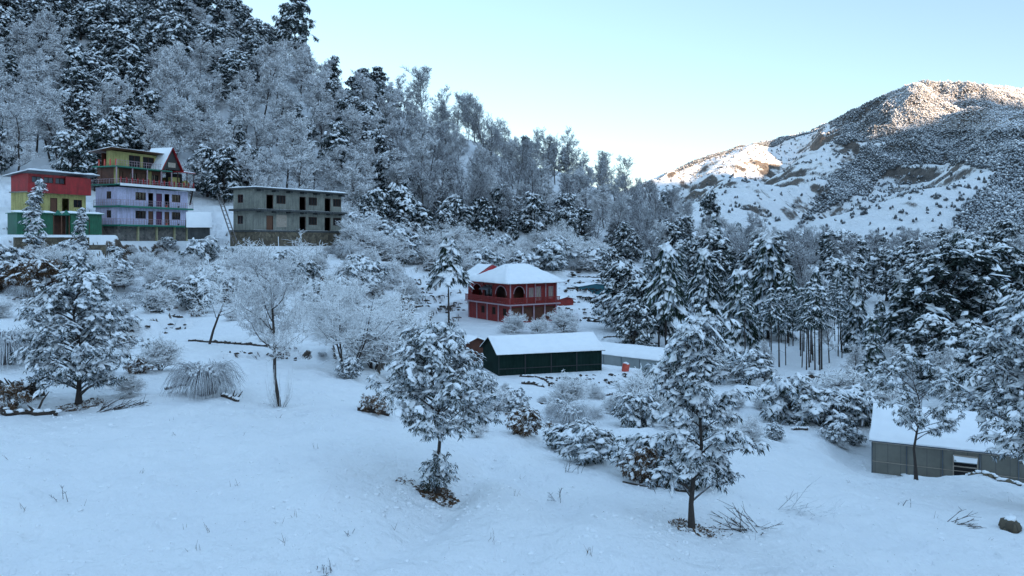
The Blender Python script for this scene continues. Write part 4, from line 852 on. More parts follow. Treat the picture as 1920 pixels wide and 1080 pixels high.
def clumps():
    """small lumps of snow dropped on the snow field, dry stalks poking through"""
    global rng; rng = np.random.default_rng(97); mb = MB(); P = []
    for i in range(900):
        if i % 3: c = ((820, 930), (1297, 985), (147, 760), (525, 760), (1718, 890))[i % 5]; u = c[0] + rng.normal(0, 75); v = c[1] + rng.normal(0, 22)
        else: u = rng.uniform(0, 1920); v = rng.uniform(800, 1078)
        P.append(hits(u, v, 14, 60))
    P = np.array(P); n = len(P); mb.caps(P, rng.uniform(.02, .085, n), rng.uniform(.02, .06, n), 0, 6, .4); tag(mb.build('snow_lumps', M['clump']), kind='stuff')
    m2 = MB(); A, B = [], []
    for i in range(42):
        u, v = rng.uniform(0, 1920), rng.uniform(760, 1060); p = np.array(hits(u, v, 14, 70))
        for k in range(rng.integers(1, 5)): q = p + rng.normal(0, .06, 3) * [1, 1, 0]; A.append(q - [0, 0, .03]); B.append(q + [rng.normal(0, .07), rng.normal(0, .07), rng.uniform(.06, .24)])
    m2.tubes(A, B, .005, .002, 3); tag(m2.build('dry_grass', M['brown_leaf']), kind='stuff')
clumps()
# ------------------------------------------------------------------ vegetation builders (each returns (trunk MB or None, crown MB))
def bez(p0, p1, p2, n):
    t = np.linspace(0, 1, n)[:, None]; return (1 - t) ** 2 * p0 + 2 * t * (1 - t) * p1 + t * t * p2
def leafy(h, R, base, seed, nl=34, sub=6, tuft=.30, nleaf=10, trunk_r=.09, lean=0, prof='oak', snow=.62, twf=.28, leaf_w=.26, low=0, wob=.05, near=False):
    """evergreen tree: trunk and limbs, drooping leaf tufts with pillows of snow on them"""
    global rng; rng = np.random.default_rng(seed); tb, cb = MB(), MB()
    ht = h * .96; tp = np.array([[wob * h * math.sin(i * 1.1 + seed) * (i / 7) + lean * h * i / 7, wob * h * math.cos(i * 1.7 + seed) * (i / 7), ht * i / 7 - .15] for i in range(8)])
    tr = trunk_r * np.linspace(1, .12, 8); tr[0] *= 1.5; tb.tube(tp, tr, 9)
    def tpos(z):
        k = np.clip(z / ht, 0, 1) * 7; i = int(min(k, 6)); return tp[i] * (1 - (k - i)) + tp[i + 1] * (k - i)
    C = []; OUT = []
    az = rng.uniform(0, 6.28)
    for i in range(nl):
        f = (i + rng.uniform(0, 1)) / nl; z = h * (base + (1 - base) * f ** .92)
        if prof == 'oak': rad = R * (1 - f ** 2.2) ** .6 * (.62 + .38 * min(1, f * 4))
        elif prof == 'cone': rad = R * (1 - f) ** .75 * (.75 + .25 * min(1, f * 5))
        elif prof == 'round': rad = R * math.sqrt(max(.03, 1 - (2 * f - .9) ** 2 * .8))
        elif prof == 'layer': rad = R * (1 - f) ** .42 * (.66 + .34 * math.cos(f * 21)) * (.8 + .2 * min(1, f * 6))
        else: rad = R * (.5 + .5 * math.sin(f * 9 + seed)) * (1 - f * .5)
        rad *= rng.uniform(.62, 1.15); az += 2.4 + rng.normal(0, .4); o = np.array([math.cos(az), math.sin(az), 0])
        s0 = tpos(max(.08 * h, z - rad * rng.uniform(.1, .5))); e = tpos(z) + o * rad; e[2] = z + rng.uniform(-.08, .12) * R
        mid = (s0 + e) / 2 + np.array([0, 0, rad * rng.uniform(.05, .3)]); P = bez(s0, mid, e, 5)
        tb.tube(P, np.linspace(trunk_r * .38 * (1 - f * .5), trunk_r * .10, 5), 5)
        for j in range(sub):
            t = rng.uniform(.35, 1.0) if j else 1.0; k = t * 4; a = int(min(k, 3)); p = P[a] * (1 - (k - a)) + P[a + 1] * (k - a)
            q = o * rng.uniform(.1, .8) + rng.normal(0, .6, 3); q[2] = q[2] * .35 + .1; ln = twf * R * rng.uniform(.5, 1.3)
            e2 = p + q / np.linalg.norm(q) * ln; tb.tubes([p], [e2], trunk_r * .10, trunk_r * .04, 3)
            for m in range(3):
                C.append(p + (e2 - p) * (.35 + .32 * m) + rng.normal(0, tuft * .35, 3)); OUT.append(q)
    if low:
        for i in range(low):
            a = rng.uniform(0, 6.28); r = R * .30 * rng.uniform(.05, 1); C.append(np.array([math.cos(a) * r, math.sin(a) * r, h * rng.uniform(.05, .24)])); OUT.append(np.array([math.cos(a), math.sin(a), 0]))
    C = np.array(C); OUT = np.array(OUT); n = len(C)
    c = np.repeat(C, nleaf, 0); a = rng.uniform(0, 6.28, n * nleaf); D = np.stack([np.cos(a), np.sin(a), rng.uniform(-1.1, .25, n * nleaf)], 1) + np.repeat(OUT, nleaf, 0) * .3
    cb.leaves(c + rng.normal(0, tuft * .22, c.shape), D, tuft * rng.uniform(.7, 1.25, len(c)), tuft * leaf_w * rng.uniform(.7, 1.2, len(c)), 0, .35)
    keep = rng.uniform(size=n) < np.where(C[:, 2] < h * .26, snow * .35, snow); cc = C[keep]; k = len(cc); oo = OUT[keep][:, :2]; oo = oo / (np.linalg.norm(oo, axis=1)[:, None] + .01)
    cb.caps(cc + [0, 0, tuft * .14], tuft * (1.15 if near else 1) * rng.uniform(.3, .9, k), tuft * rng.uniform(.16, .38, k), 1, 6, .55, oo * rng.uniform(.2, 1.1, (k, 1)))
    if near:
        c2 = cc + rng.normal(0, tuft * .5, cc.shape); cb.caps(c2 + [0, 0, tuft * .1], tuft * rng.uniform(.15, .5, k), tuft * rng.uniform(.12, .3, k), 1, 5, .6, oo * rng.uniform(.2, 1.3, (k, 1)))
    # small snow flecks riding on single leaves
    fl = rng.uniform(size=len(c)) < .20 * snow; cf = c[fl] + D[fl] / (np.linalg.norm(D[fl], axis=1)[:, None]) * tuft * .5; kf = len(cf)
    if kf: cb.caps(cf + [0, 0, tuft * .05], tuft * rng.uniform(.10, .24, kf), tuft * rng.uniform(.07, .14, kf), 1, 4, .4)
    return tb, cb

def bare(h, R, seed, trunk_r=.1, stems=1, base=.3, levels=4, twig_r=.012, up=.55, spread=.75, lean=0, kids_n=(5, 5, 4, 4), shoots=0, k_len=.55, narrow=0):
    """leafless tree with frosted twigs"""
    global rng; rng = np.random.default_rng(seed); tb = MB(); sg = []
    def grow(p, d, ln, r, lv):
        n = 4 if lv < 2 else (3 if lv < 3 else 2); pts_ = [p]; dd = d.copy()
        for i in range(n):
            dd = dd + rng.normal(0, .13 + .05 * lv, 3); dd[2] += (.10 if lv < 3 else -.02) * up; dd /= np.linalg.norm(dd); pts_.append(pts_[-1] + dd * ln / n)
        pts_ = np.array(pts_); rr = np.linspace(r, max(r * .35, twig_r * .6), n + 1)
        if lv <= 1: tb.tube(pts_, rr, 7 if lv == 0 else 5)
        else:
            for i in range(n): sg.append((pts_[i], pts_[i + 1], rr[i], rr[i + 1]))
        if lv >= levels: return
        nk = kids_n[min(lv, len(kids_n) - 1)] + rng.integers(0, 2)
        for j in range(nk):
            t = (base if lv == 0 else .2) + (1 - (base if lv == 0 else .2)) * (j + rng.uniform(.2, 1)) / nk; t = min(t, 1); k = t * n; a = int(min(k, n - 1)); q = pts_[a] * (1 - (k - a)) + pts_[a + 1] * (k - a)
            az = rng.uniform(0, 6.28); T = pts_[a + 1] - pts_[a]; T /= np.linalg.norm(T); o = np.array([math.cos(az), math.sin(az), rng.uniform(-.1, .5) * up]); o -= T * o.dot(T) * .7
            nd = T * (1 - spread) + o * spread; nd[2] += .18 * up; nd /= np.linalg.norm(nd)
            l2 = (R * rng.uniform(.6, 1.05) * (1 - .62 * t if narrow else 1 - .35 * t)) if lv == 0 else ln * k_len * rng.uniform(.7, 1.15)
            grow(q, nd, l2, max(r * .42 * (1 - .4 * t), twig_r), lv + 1)
    for s_ in range(stems):
        a = rng.uniform(0, 6.28); d = np.array([lean, 0, 1.0]) if stems == 1 else np.array([math.cos(a) * .38 + lean, math.sin(a) * .38, 1.0])
        grow(np.array([math.cos(a), math.sin(a), 0]) * (.0 if stems == 1 else trunk_r * 1.4) - [0, 0, .15], d / np.linalg.norm(d), h * (.95 if stems == 1 else rng.uniform(.6, .9)), trunk_r * (1 if stems == 1 else .7), 0)
    for i in range(shoots):
        a = rng.uniform(0, 6.28); p = np.array([math.cos(a), math.sin(a), 0]) * trunk_r * 2 - [0, 0, .1]; e = p + [math.cos(a) * rng.uniform(.1, .6), math.sin(a) * rng.uniform(.1, .6), rng.uniform(.8, 2.0)]
        m = (p + e) / 2 + [math.cos(a) * .12, math.sin(a) * .12, -.1]; sg += [(p, m, twig_r * 1.2, twig_r * .8), (m, e, twig_r * .8, twig_r * .5)]
    cb = MB(); P0, P1, r0, r1 = (np.array(q) for q in zip(*sg)); cb.tubes(P0, P1, r0, r1, 4)
    return tb, cb

def conifer(h, R, seed, base=.25, whorls=16, per=6, trunk_r=.18, droop=.55, snow=1.0, dens=1.0, sparse_low=0, sw=1.0):
    """fir or pine: whorls of hanging boughs, needles below, snow along the top of every bough"""
    global rng; rng = np.random.default_rng(seed); tb, cb = MB(), MB()
    ln = rng.normal(0, .012 * h, 2); tb.tube([(0, 0, -.3), (ln[0], ln[1], h * .5), (ln[0] * .5, 0, h * .98)], [trunk_r * 1.2, trunk_r * .7, .02], 8)
    CC, DD, LL, SC, SR, ST = [], [], [], [], [], []
    for i in range(whorls):
        f = (i + .5) / whorls; z0 = h * (base + (1 - base) * f)
        for j in range(per):
            a = rng.uniform(0, 6.28); L = R * ((1 - f) ** .8 * .93 + .07) * rng.uniform(.55, 1.12); z = z0 + rng.normal(0, .35) * h * (1 - base) / whorls
            o = np.array([math.cos(a), math.sin(a), 0]); sd = np.array([-o[1], o[0], 0]); n = max(3, int(L / R * 7)); t = np.linspace(.12, 1, n)
            zz = z + L * (.16 * t - droop * t ** 1.9); P = o[None] * (L * t)[:, None] + np.array([0, 0, 1.0])[None] * zz[:, None] + sd[None] * (rng.normal(0, .08) * L * t ** 2)[:, None]
            tb.tubes([[0, 0, z]], [P[-1]], trunk_r * .16, .01, 3)
            w_ = R * (.16 + .24 * np.sin(np.clip(t * 3.0, 0, 3.1)))
            for sgn in (-1, 1, 0):
                m = int(3 * dens) if sgn else int(2 * dens)
                for q in range(m):
                    CC.append(P + rng.normal(0, .03 * R, P.shape)); d = sd * sgn * rng.uniform(.5, 1.1) + o * rng.uniform(.3, .9) - np.array([0, 0, rng.uniform(.35, 1.2)]); DD.append(np.repeat(d[None], n, 0)); LL.append(w_ * rng.uniform(.7, 1.3, n))
            if rng.uniform() < snow:
                SC.append(P + [0, 0, .03 * R]); SR.append(w_ * sw * rng.uniform(.18, .50, n)); ST.append(np.repeat(o[None, :2] * (droop * 1.1), n, 0))
    C = np.concatenate(CC); cb.leaves(C, np.concatenate(DD), np.concatenate(LL), np.concatenate(LL) * .20, 0, .25)
    if SC:
        C = np.concatenate(SC); k = len(C); cb.caps(C, np.concatenate(SR), .035 * R * rng.uniform(.5, 1.3, k) + .02, 1, 6, .6, np.concatenate(ST) * rng.uniform(.7, 1.3, (k, 1)))
    for i in range(sparse_low):
        a = rng.uniform(0, 6.28); z = h * rng.uniform(.3 * base, base); tb.tubes([[0, 0, z]], [[math.cos(a) * R * .4, math.sin(a) * R * .4, z - .1 * R]], .03, .01, 3)
    return tb, cb

def tussock(R, H, seed, n=420, w_=.05):
    global rng; rng = np.random.default_rng(seed); mb = MB(); P0, P1, r = [], [], []
    for i in range(n):
        a = rng.uniform(0, 6.28); L = R * rng.uniform(.35, 1.1); o = np.array([math.cos(a), math.sin(a), 0]); s0 = o * R * rng.uniform(0, .35) + [0, 0, -.05]
        pk = s0 + o * L * .4 + [0, 0, H * rng.uniform(.9, 2.2)]; e = s0 + o * L * .95 + [0, 0, H * rng.uniform(-.15, .6)]; B = bez(s0, pk, e, 6)
        for k in range(5): P0.append(B[k]); P1.append(B[k + 1]); r.append(w_ * .5 * (1 - k * .13))
    mb.tubes(P0, P1, np.array(r), np.array(r) * .85, 4, 0)
    n2 = n // 5; a = rng.uniform(0, 6.28, n2); q = R * .62 * np.sqrt(rng.uniform(0, 1, n2)); C = np.stack([np.cos(a) * q, np.sin(a) * q, H * (1.0 - .55 * (q / R) ** 2)], 1)
    mb.caps(C + rng.normal(0, .06, C.shape), R * .05, H * .04, 1, 6, .5, C[:, :2] / R * .9)
    return None, mb

def register(kind, gens, mats_t, mats_c):
    out = []
    for g in gens:
        tb, cb = g; out.append((tb.mesh(kind + '_trunk', mats_t) if tb else None, cb.mesh(kind + '_crown', mats_c)))
    return out
SHOWN = []
def plant(kind, var, loc, scale, rz, label, cat='tree', group=None, crown='crown', trunk='trunk', tilt=0):
    o = thing(kind, loc, rz, label, cat, group, scale)
    if tilt: o.rotation_euler = (tilt, 0, rz)
    for nm, me in ((trunk, var[0]), (crown, var[1])):
        if me is None: continue
        c = bpy.data.objects.new(nm, me); COL.objects.link(c); c.parent = o
    return o
T_ = [M['bark']]; CN = [M['leaf_near'], M['clump']]; CF = [M['leaf_far'], M['clump']]; CP = [M['needle'], M['clump']]

# ---- the single trees of the near field
def near_tree(kind, u, v, px_h, gen_fn, label, mats=(None, None), cat='tree', rz=0, group=None, tilt=0, d=None, **kw):
    p = hits(u, v) if d is None else at(u, d)
    H_ = px_h / F_PX * p[1]; tb, cb = gen_fn(H_)
    var = (tb.mesh(kind + '_trunk', mats[0] or T_) if tb else None, cb.mesh(kind + '_crown', mats[1] or CN))
    return plant(kind, var, p, 1, rz, label, cat, group, tilt=tilt, **kw)
near_tree('snowy_oak_tree', 820, 928, 308, lambda h: leafy(h, h * .37, .40, 11, nl=66, sub=6, tuft=.14, nleaf=13, trunk_r=.075, snow=.85, prof='oak', twf=.24, low=110, near=True), 'snow-laden young evergreen with brown dead leaves at its foot, alone on the open snow field')
near_tree('snowy_oak_tree', 1297, 990, 388, lambda h: leafy(h, h * .33, .20, 23, nl=54, sub=6, tuft=.15, nleaf=13, trunk_r=.08, snow=.82, prof='layer', twf=.22, near=True, lean=.06), 'tallest snow-laden evergreen of the near field, slightly tilted, bare ground at its trunk', rz=.6)
near_tree('snowy_oak_tree', 147, 757, 240, lambda h: leafy(h, h * .43, .16, 37, nl=90, sub=6, tuft=.155, nleaf=12, trunk_r=.11, snow=.88, prof='oak', twf=.24, near=True), 'bushy snow-laden evergreen beside the dark fallen log')
near_tree('bare_tree', 525, 762, 262, lambda h: bare(h, h * .46, 5, .085, base=.32, levels=4, twig_r=.010, kids_n=(16, 8, 6, 5), shoots=34, up=.8, spread=.68), 'bare frosted tree with many thin shoots round its base', (T_, [M['frost']]))
near_tree('bare_tree', 648, 702, 190, lambda h: bare(h, h * .62, 8, .09, stems=4, base=.25, levels=4, twig_r=.013, kids_n=(8, 6, 5, 4), up=.4, spread=.7, lean=.12), 'pale frosted tree with several leaning stems from one root', (T_, [M['frost_white']]))
near_tree('bare_tree', 392, 645, 140, lambda h: bare(h, h * .72, 9, .09, base=.35, levels=4, twig_r=.016, kids_n=(9, 6, 5, 4), lean=.35, up=.5), 'small frosted tree with a dark leaning trunk by the stone bank', (T_, [M['frost_white']]))
near_tree('young_tree', 1718, 888, 232, lambda h: leafy(h, h * .33, .42, 47, nl=34, sub=5, tuft=.17, nleaf=12, trunk_r=.075, snow=.85, prof='round', twf=.26), 'slender snowy tree standing right in front of the greenhouse wall', d=37.0)
near_tree('snowy_oak_tree', 1955, 960, 425, lambda h: leafy(h, h * .38, .26, 53, nl=100, sub=6, tuft=.175, nleaf=12, trunk_r=.12, snow=.9, prof='cone', twf=.24, near=True), 'snow-covered drooping evergreen at the frame edge, over the greenhouse corner', rz=2)
near_tree('pine_tree', 842, 617, 172, lambda h: conifer(h, h * .23, 61, .60, 9, 11, .12, .8, 1, 1.3, sw=1.7), 'snowy umbrella-shaped pine with a bare trunk next to the red house', (T_, CP))
near_tree('young_conifer', 66, 506, 152, lambda h: leafy(h, h * .12, .06, 63, nl=40, sub=4, tuft=.28, nleaf=9, trunk_r=.09, snow=.85, prof='cone', twf=.4), 'narrow snowy conifer before the green metal sheds, the bigger of two', d=88)
near_tree('young_conifer', 150, 482, 100, lambda h: leafy(h, h * .13, .10, 64, nl=30, sub=4, tuft=.24, nleaf=9, trunk_r=.08, snow=.9, prof='cone', twf=.4), 'small narrow snowy conifer before the green metal sheds, the smaller of two', d=90)
near_tree('leafy_tree', 150, 600, 118, lambda h: leafy(h, h * .40, .12, 66, nl=30, sub=5, tuft=.32, nleaf=10, trunk_r=.1, snow=.6, prof='cone', twf=.3), 'dark snowy tree behind the bushy evergreen of the fallen log')

# ---- variants for the crowds
V_oak = register('snowy_evergreen', [leafy(9.5, 4.0, .12, 100 + i, nl=34, sub=5, tuft=.60, nleaf=11, trunk_r=.22, snow=s_, prof=p_, twf=.30, leaf_w=.34) for i, (s_, p_) in enumerate([(.75, 'oak'), (.8, 'oak'), (.7, 'cone'), (.8, 'round'), (.68, 'oak'), (.75, 'round')])], T_, CF)
V_dark = register('dark_evergreen', [leafy(10, 3.4, .15, 120 + i, nl=32, sub=5, tuft=.58, nleaf=12, trunk_r=.2, snow=.42, prof=p_, twf=.30, leaf_w=.34) for i, p_ in enumerate(['oak', 'cone', 'wild'])], T_, CF)
V_frost = register('frosted_tree', [bare(12, 4.0, 140 + i, .2, base=.2, levels=4, twig_r=.050, kids_n=(15, 7, 6, 4), up=.5, spread=.68, k_len=.55) for i in range(4)], T_, [M['frost']])
V_thin = register('bare_grey_tree', [bare(14, 5.0, 160 + i, .17, base=.2, levels=4, twig_r=.024, kids_n=(17, 7, 5, 4), up=.75, spread=.58, k_len=.52) for i in range(4)], T_, [M['frost_grey']])
V_con = register('snowy_fir', [conifer(12, 3.3, 180 + i, b_, 15, 7, .17, dr, 1, 1.0, 6, 1.3) for i, (b_, dr) in enumerate([(.15, .6), (.3, .7), (.5, .65), (.12, .9)])], T_, CP)
V_pole = register('pole_pine', [conifer(12, 1.9, 200 + i, .66, 9, 5, .11, .5, .8, .8, 8) for i in range(2)], T_, CP)
V_shrub = register('frosted_shrub', [bare(2.3, 1.5, 220 + i, .035, stems=9, base=.15, levels=3, twig_r=.017, kids_n=(7, 6, 5), up=.3, spread=.8) for i in range(4)], T_, [M['frost_white']])
V_bush = register('snowy_bush', [leafy(2.0, 1.35, .05, 240 + i, nl=22, sub=4, tuft=.30, nleaf=9, trunk_r=.05, snow=.95, prof='round', twf=.35) for i in range(4)], T_, CN)
V_tus = [(None, tussock(1.5, 1.15, 260 + i, 700, .022)[1].mesh('tussock_blades', [M['frost_grey'], M['clump']])) for i in range(2)]

V_brown = register('brown_bush', [leafy(2.0, 1.5, .05, 280 + i, nl=20, sub=4, tuft=.26, nleaf=10, trunk_r=.05, snow=.30, prof='round', twf=.35) for i in range(2)], T_, [M['brown_leaf'], M['clump']])
# ---- landmarks used by the labels
def hill_zone(u, v):
    if v < 90 and u < 760 or (v < 60): z = 'high above'
    elif v < 215: z = 'halfway up above'
    else: z = 'just uphill of'
    if u < 30: return z + ' the frame-edge annex of the yellow house' 
    if u < 180: return z + ' the red and yellow house'
    if u < 400: return z + ' the lavender guesthouse'
    if u < 620: return z + ' the grey concrete building'
    if u < 760: return z + ' the gap beside the grey concrete building'
    if u < 870: return z + ' the umbrella-shaped pine'
    if u < 1050: return z + ' the red hip-roofed house'
    if u < 1170: return z + ' the blue tarpaulin hut'
    return 'on the low end of the forested ridge'
def scatter(ulist, spacing, seed, jit=.42):
    """jittered plan grid over the hillside, inside the view"""
    r_ = np.random.default_rng(seed); out = []; xs = np.arange(-190, 130, spacing); ys = np.arange(138, 275, spacing)
    for y in ys:
        for x in xs: out.append((x + r_.uniform(-jit, jit) * spacing, y + r_.uniform(-jit, jit) * spacing))
    return out
P_hill = scatter(None, 6.3, 5); r_ = np.random.default_rng(9)
hx = np.array([p[0] for p in P_hill]); hy = np.array([p[1] for p in P_hill]); hz = add_detail(hx, hy, base_h(hx, hy))
cnt = {'oak': 0, 'frost': 0, 'thin': 0, 'dark': 0}
for x, y, z in sorted(zip(hx, hy, hz), key=lambda q: q[1]):
    u, v = uv((x, y, z)); foot = np.interp(u, [-500, 0, 150, 300, 450, 640, 740, 900, 1080, 1200, 1300], [141, 131, 136, 141, 145, 146, 152, 166, 180, 190, 205])
    ridge = np.interp(u, [-400, 0, 400, 560, 740, 900, 1050, 1150, 1250, 1320], [233, 240, 235, 234, 237, 243, 250, 260, 270, 280])
    if u < -60 or u > 1290 or y < foot or y > ridge: continue
    if v < -55: continue
    skip = 0
    for q_ in PADS:
        a = (x - q_[0]) * q_[2] + (y - q_[1]) * q_[3]; b = -(x - q_[0]) * q_[3] + (y - q_[1]) * q_[2]
        if abs(a) < q_[4] + 1.5 and abs(b) < q_[5] + 1.5: skip = 1
    if skip: continue
    m = fbm(np.array([x]), np.array([y]), 26, 2, 55)[0]; t = r_.uniform(); v2 = v - 8 * F_PX / y * .5
    # where the photo shows bare frosted trees, dark evergreens, tall thin trees
    pf = .12
    if u < 130 and v > 110: pf = .75
    if 210 < u < 730 and v > 130: pf = .72
    if 230 < u < 420 and 130 < v < 300: pf = .8
    if 130 < u < 280: pf = .08
    if v < 110 + (u - 400) * .12 and u < 740: pf = .05
    if u > 740:
        up_ = foot + (ridge - foot) * .22 < y < ridge - 9 or (y > ridge - 9 and t > .35); 
        kind = ('thin' if t < .62 else 'frost') if up_ or t < .3 else ('oak' if t > .5 else 'dark')
    elif t + m * .5 < pf: kind = 'frost'
    elif 560 < u < 740 and v > 150 and t < .4: kind = 'thin'
    elif y > ridge - 14: kind = 'dark'
    else: kind = 'oak' if t < .93 else 'dark'
    if cnt[kind] >= 295: continue
    cnt[kind] += 1; V = {'oak': V_oak, 'frost': V_frost, 'thin': V_thin, 'dark': V_dark}[kind]
    sc = {'oak': r_.uniform(.72, 1.15), 'frost': r_.uniform(.75, 1.1), 'thin': r_.uniform(.75, 1.1), 'dark': r_.uniform(.7, 1.1)}[kind]
    if u > 740: sc *= np.interp(u, [740, 1000, 1250], [1.0, .95, .75])
    if kind == 'frost' and y > ridge - 25: sc *= .7
    nm, lb, gp = {'oak': ('snowy_evergreen_tree', 'leafy evergreen tree with clumped snow', 'snowy evergreens of the hillside forest'),
                  'frost': ('frosted_tree', 'leafless tree white with frost', 'frosted leafless trees of the hillside forest'),
                  'thin': ('bare_grey_tree', 'tall thin leafless grey tree', 'tall grey leafless trees of the hillside forest'),
                  'dark': ('dark_evergreen_tree', 'dark evergreen tree with little snow', 'dark evergreens of the hillside forest')}[kind]
    plant(nm, V[int(r_.integers(len(V)))], (x, y, z - .3), (sc, sc, sc * r_.uniform(.9, 1.15)), r_.uniform(0, 6.28), lb + ' ' + hill_zone(u, v2), 'tree', gp)
print('HILL', cnt)
# lone dark trees on the skyline
for u, v, hh, lb in ((552, 118, 104, 'tall dark round-crowned tree sticking up alone on the ridge skyline'), (462, 75, 60, 'dark tree with ragged top on the skyline, second tallest there'), (625, 140, 56, 'small dark skyline tree between two lower bumps of the ridge'), (708, 168, 60, 'dark skyline tree at the end of the evergreen part of the ridge')):
    p = at(u, 231); s_ = hh / F_PX * 231 / 10 + .2; plant('skyline_tree', V_dark[[0, 2, 1, 0][int(u) % 4]], p, (s_ * .8, s_ * .8, s_), u, lb, 'tree')

# ---- conifers and other trees of the valley to the right
def valley(u, v_top, d, kind, V, k, label, wf=1.0, rz=None):
    p = at(u, d); H_ = (HZ - v_top) / F_PX * d - p[2]; h0 = {'oak': 9.5, 'dark': 10, 'frost': 12, 'thin': 14, 'fir': 12, 'pole': 12}[kind]; s_ = H_ / h0
    nm = {'oak': 'snowy_evergreen_tree', 'dark': 'dark_evergreen_tree', 'frost': 'frosted_tree', 'thin': 'bare_grey_tree', 'fir': 'snowy_fir_tree', 'pole': 'pole_pine_tree'}[kind]
    plant(nm, V[k % len(V)], p, (s_ * wf, s_ * wf, s_), u * 1.7 if rz is None else rz, label, 'tree', 'trees of the valley forest')
FIRS = [(1250, 462, 92, 2, .8, 'snowy fir with long bare trunk behind the grey plastic tunnel'), (1235, 500, 94, 1, .8, 'dark-trunked fir close beside the long-trunked one'), (1320, 470, 100, 2, .75, 'tall fir with snow skirt behind the tallest near tree'),
        (1385, 512, 88, 3, 1.15, 'weeping fir with broad drooping white boughs'), (1440, 445, 104, 0, 1.0, 'tallest fir of the valley with a pointed snowy top'), 
        (1478, 500, 100, 1, .85, 'dark fir directly beside the tallest valley fir'), (1605, 532, 92, 3, .9, 'snowy drooping fir above the frosted thicket'), (1635, 590, 72, 0, 1.0, 'small bright fir above the frosted thicket'),
        (1690, 520, 90, 3, 1.0, 'broad fir with white shelves of snow behind the greenhouse'), (1650, 560, 100, 0, .9, 'fir half hidden between two drooping firs'), (1350, 480, 125, 0, .8, 'far narrow fir between bigger firs'),
        (1530, 505, 118, 0, .8, 'narrow fir over the stand of bare poles'), (1570, 512, 125, 1, .8, 'far fir over the stand of bare poles'), (1905, 565, 66, 3, 1.1, 'bright snowy fir behind the greenhouse roof end'), (1740, 500, 120, 1, .9, 'dark fir beside the big round evergreen'), (1865, 540, 85, 0, .9, 'snowy fir between two dark round evergreens'), (1215, 470, 135, 0, .8, 'fir at the foot of the forested ridge')]
for u, vt, d, k, wf, lb in FIRS: valley(u, vt, d, 'fir', V_con, k, lb, wf)
for u, vt, d, kd, k, wf, lb in [(1170, 500, 104, 'oak', 0, 1.0, 'big dark snowy evergreen beside the blue tarpaulin hut'), (1150, 470, 140, 'oak', 2, .9, 'evergreen behind the blue tarpaulin hut'), (1205, 530, 98, 'oak', 4, 1, 'evergreen before the long-trunked fir'), (1785, 478, 84, 'dark', 0, 1.5, 'big dark round evergreen behind the greenhouse'),
                             (1890, 470, 100, 'dark', 0, 1.4, 'dark round evergreen at the frame edge behind the snowy fir'), (1750, 600, 70, 'oak', 1, 1.2, 'snowy evergreen low behind the greenhouse'), (1820, 620, 64, 'oak', 3, 1.2, 'snowy evergreen over the greenhouse ridge'), (1880, 640, 60, 'oak', 5, 1.1, 'snowy evergreen behind the far end of the greenhouse'),
                             (1555, 575, 84, 'frost', 0, .7, 'pale purple-grey leafless tree before the bare poles'), (1440, 640, 80, 'frost', 1, .8, 'small frosted leafless tree near the snowy clearing'), (1700, 655, 64, 'frost', 2, 1.0, 'frosted leafless tree above the greenhouse roof'), (1600, 650, 66, 'frost', 3, 1.0, 'frosted leafless tree over the thicket'), (1780, 660, 58, 'frost', 0, 1.0, 'frosted leafless tree behind the greenhouse roof middle'),
                             (1130, 470, 165, 'oak', 5, 1, 'evergreen on the bank above the tarpaulin hut'), (1090, 445, 180, 'oak', 2, 1, 'evergreen at the hill foot above the snowy terraces'), (1190, 575, 90, 'oak', 3, .9, 'round snowy evergreen below the big dark one'), (770, 380, 150, 'oak', 1, 1.1, 'snow-covered round evergreen downhill of the grey building'),
                             (700, 360, 146, 'oak', 4, 1, 'evergreen beside the end wall of the grey building'), (830, 400, 160, 'oak', 0, .9, 'evergreen at the hill foot behind the umbrella-shaped pine'), (960, 400, 172, 'dark', 1, .9, 'dark evergreen at the hill foot over the red house'), (1010, 425, 176, 'oak', 2, .9, 'snowy evergreen at the hill foot over the red house roof')]:
    valley(u, vt, d, kd, {'oak': V_oak, 'dark': V_dark, 'frost': V_frost}[kd], k, lb, wf)
r_ = np.random.default_rng(21)
for i in range(44):
    u = r_.uniform(1395, 1580); d = r_.uniform(80, 112); valley(u, r_.uniform(530, 590), d, 'pole', V_pole, i, 'thin bare-poled pine in the stand behind the snowy clearing', 1)
for i in range(170):
    d = r_.uniform(120, 330); u = r_.uniform(1225, 1960)
    if u < 1330 and d > 250: continue
    kd = ['oak', 'thin', 'dark', 'fir', 'frost'][int(r_.choice(5, p=[.30, .28, .14, .18, .10]))]; V = {'oak': V_oak, 'thin': V_thin, 'dark': V_dark, 'fir': V_con, 'frost': V_frost}[kd]
    H_ = r_.uniform(8, 13); p = at(u, d); nm = {'oak': 'evergreen', 'thin': 'thin leafless tree', 'dark': 'dark evergreen', 'fir': 'snowy fir', 'frost': 'frosted leafless tree'}[kd]
    z = 'behind the firs' if d < 190 else 'far back under the mountain'; w2 = 'nearest the forested ridge' if u < 1400 else ('over the snowy clearing' if u < 1560 else ('over the greenhouse' if u < 1760 else 'beyond the dark round evergreens'))
    valley(u, HZ - (p[2] + H_) / d * F_PX, d, kd, V, i, nm + ' ' + z + ', ' + w2, 1)

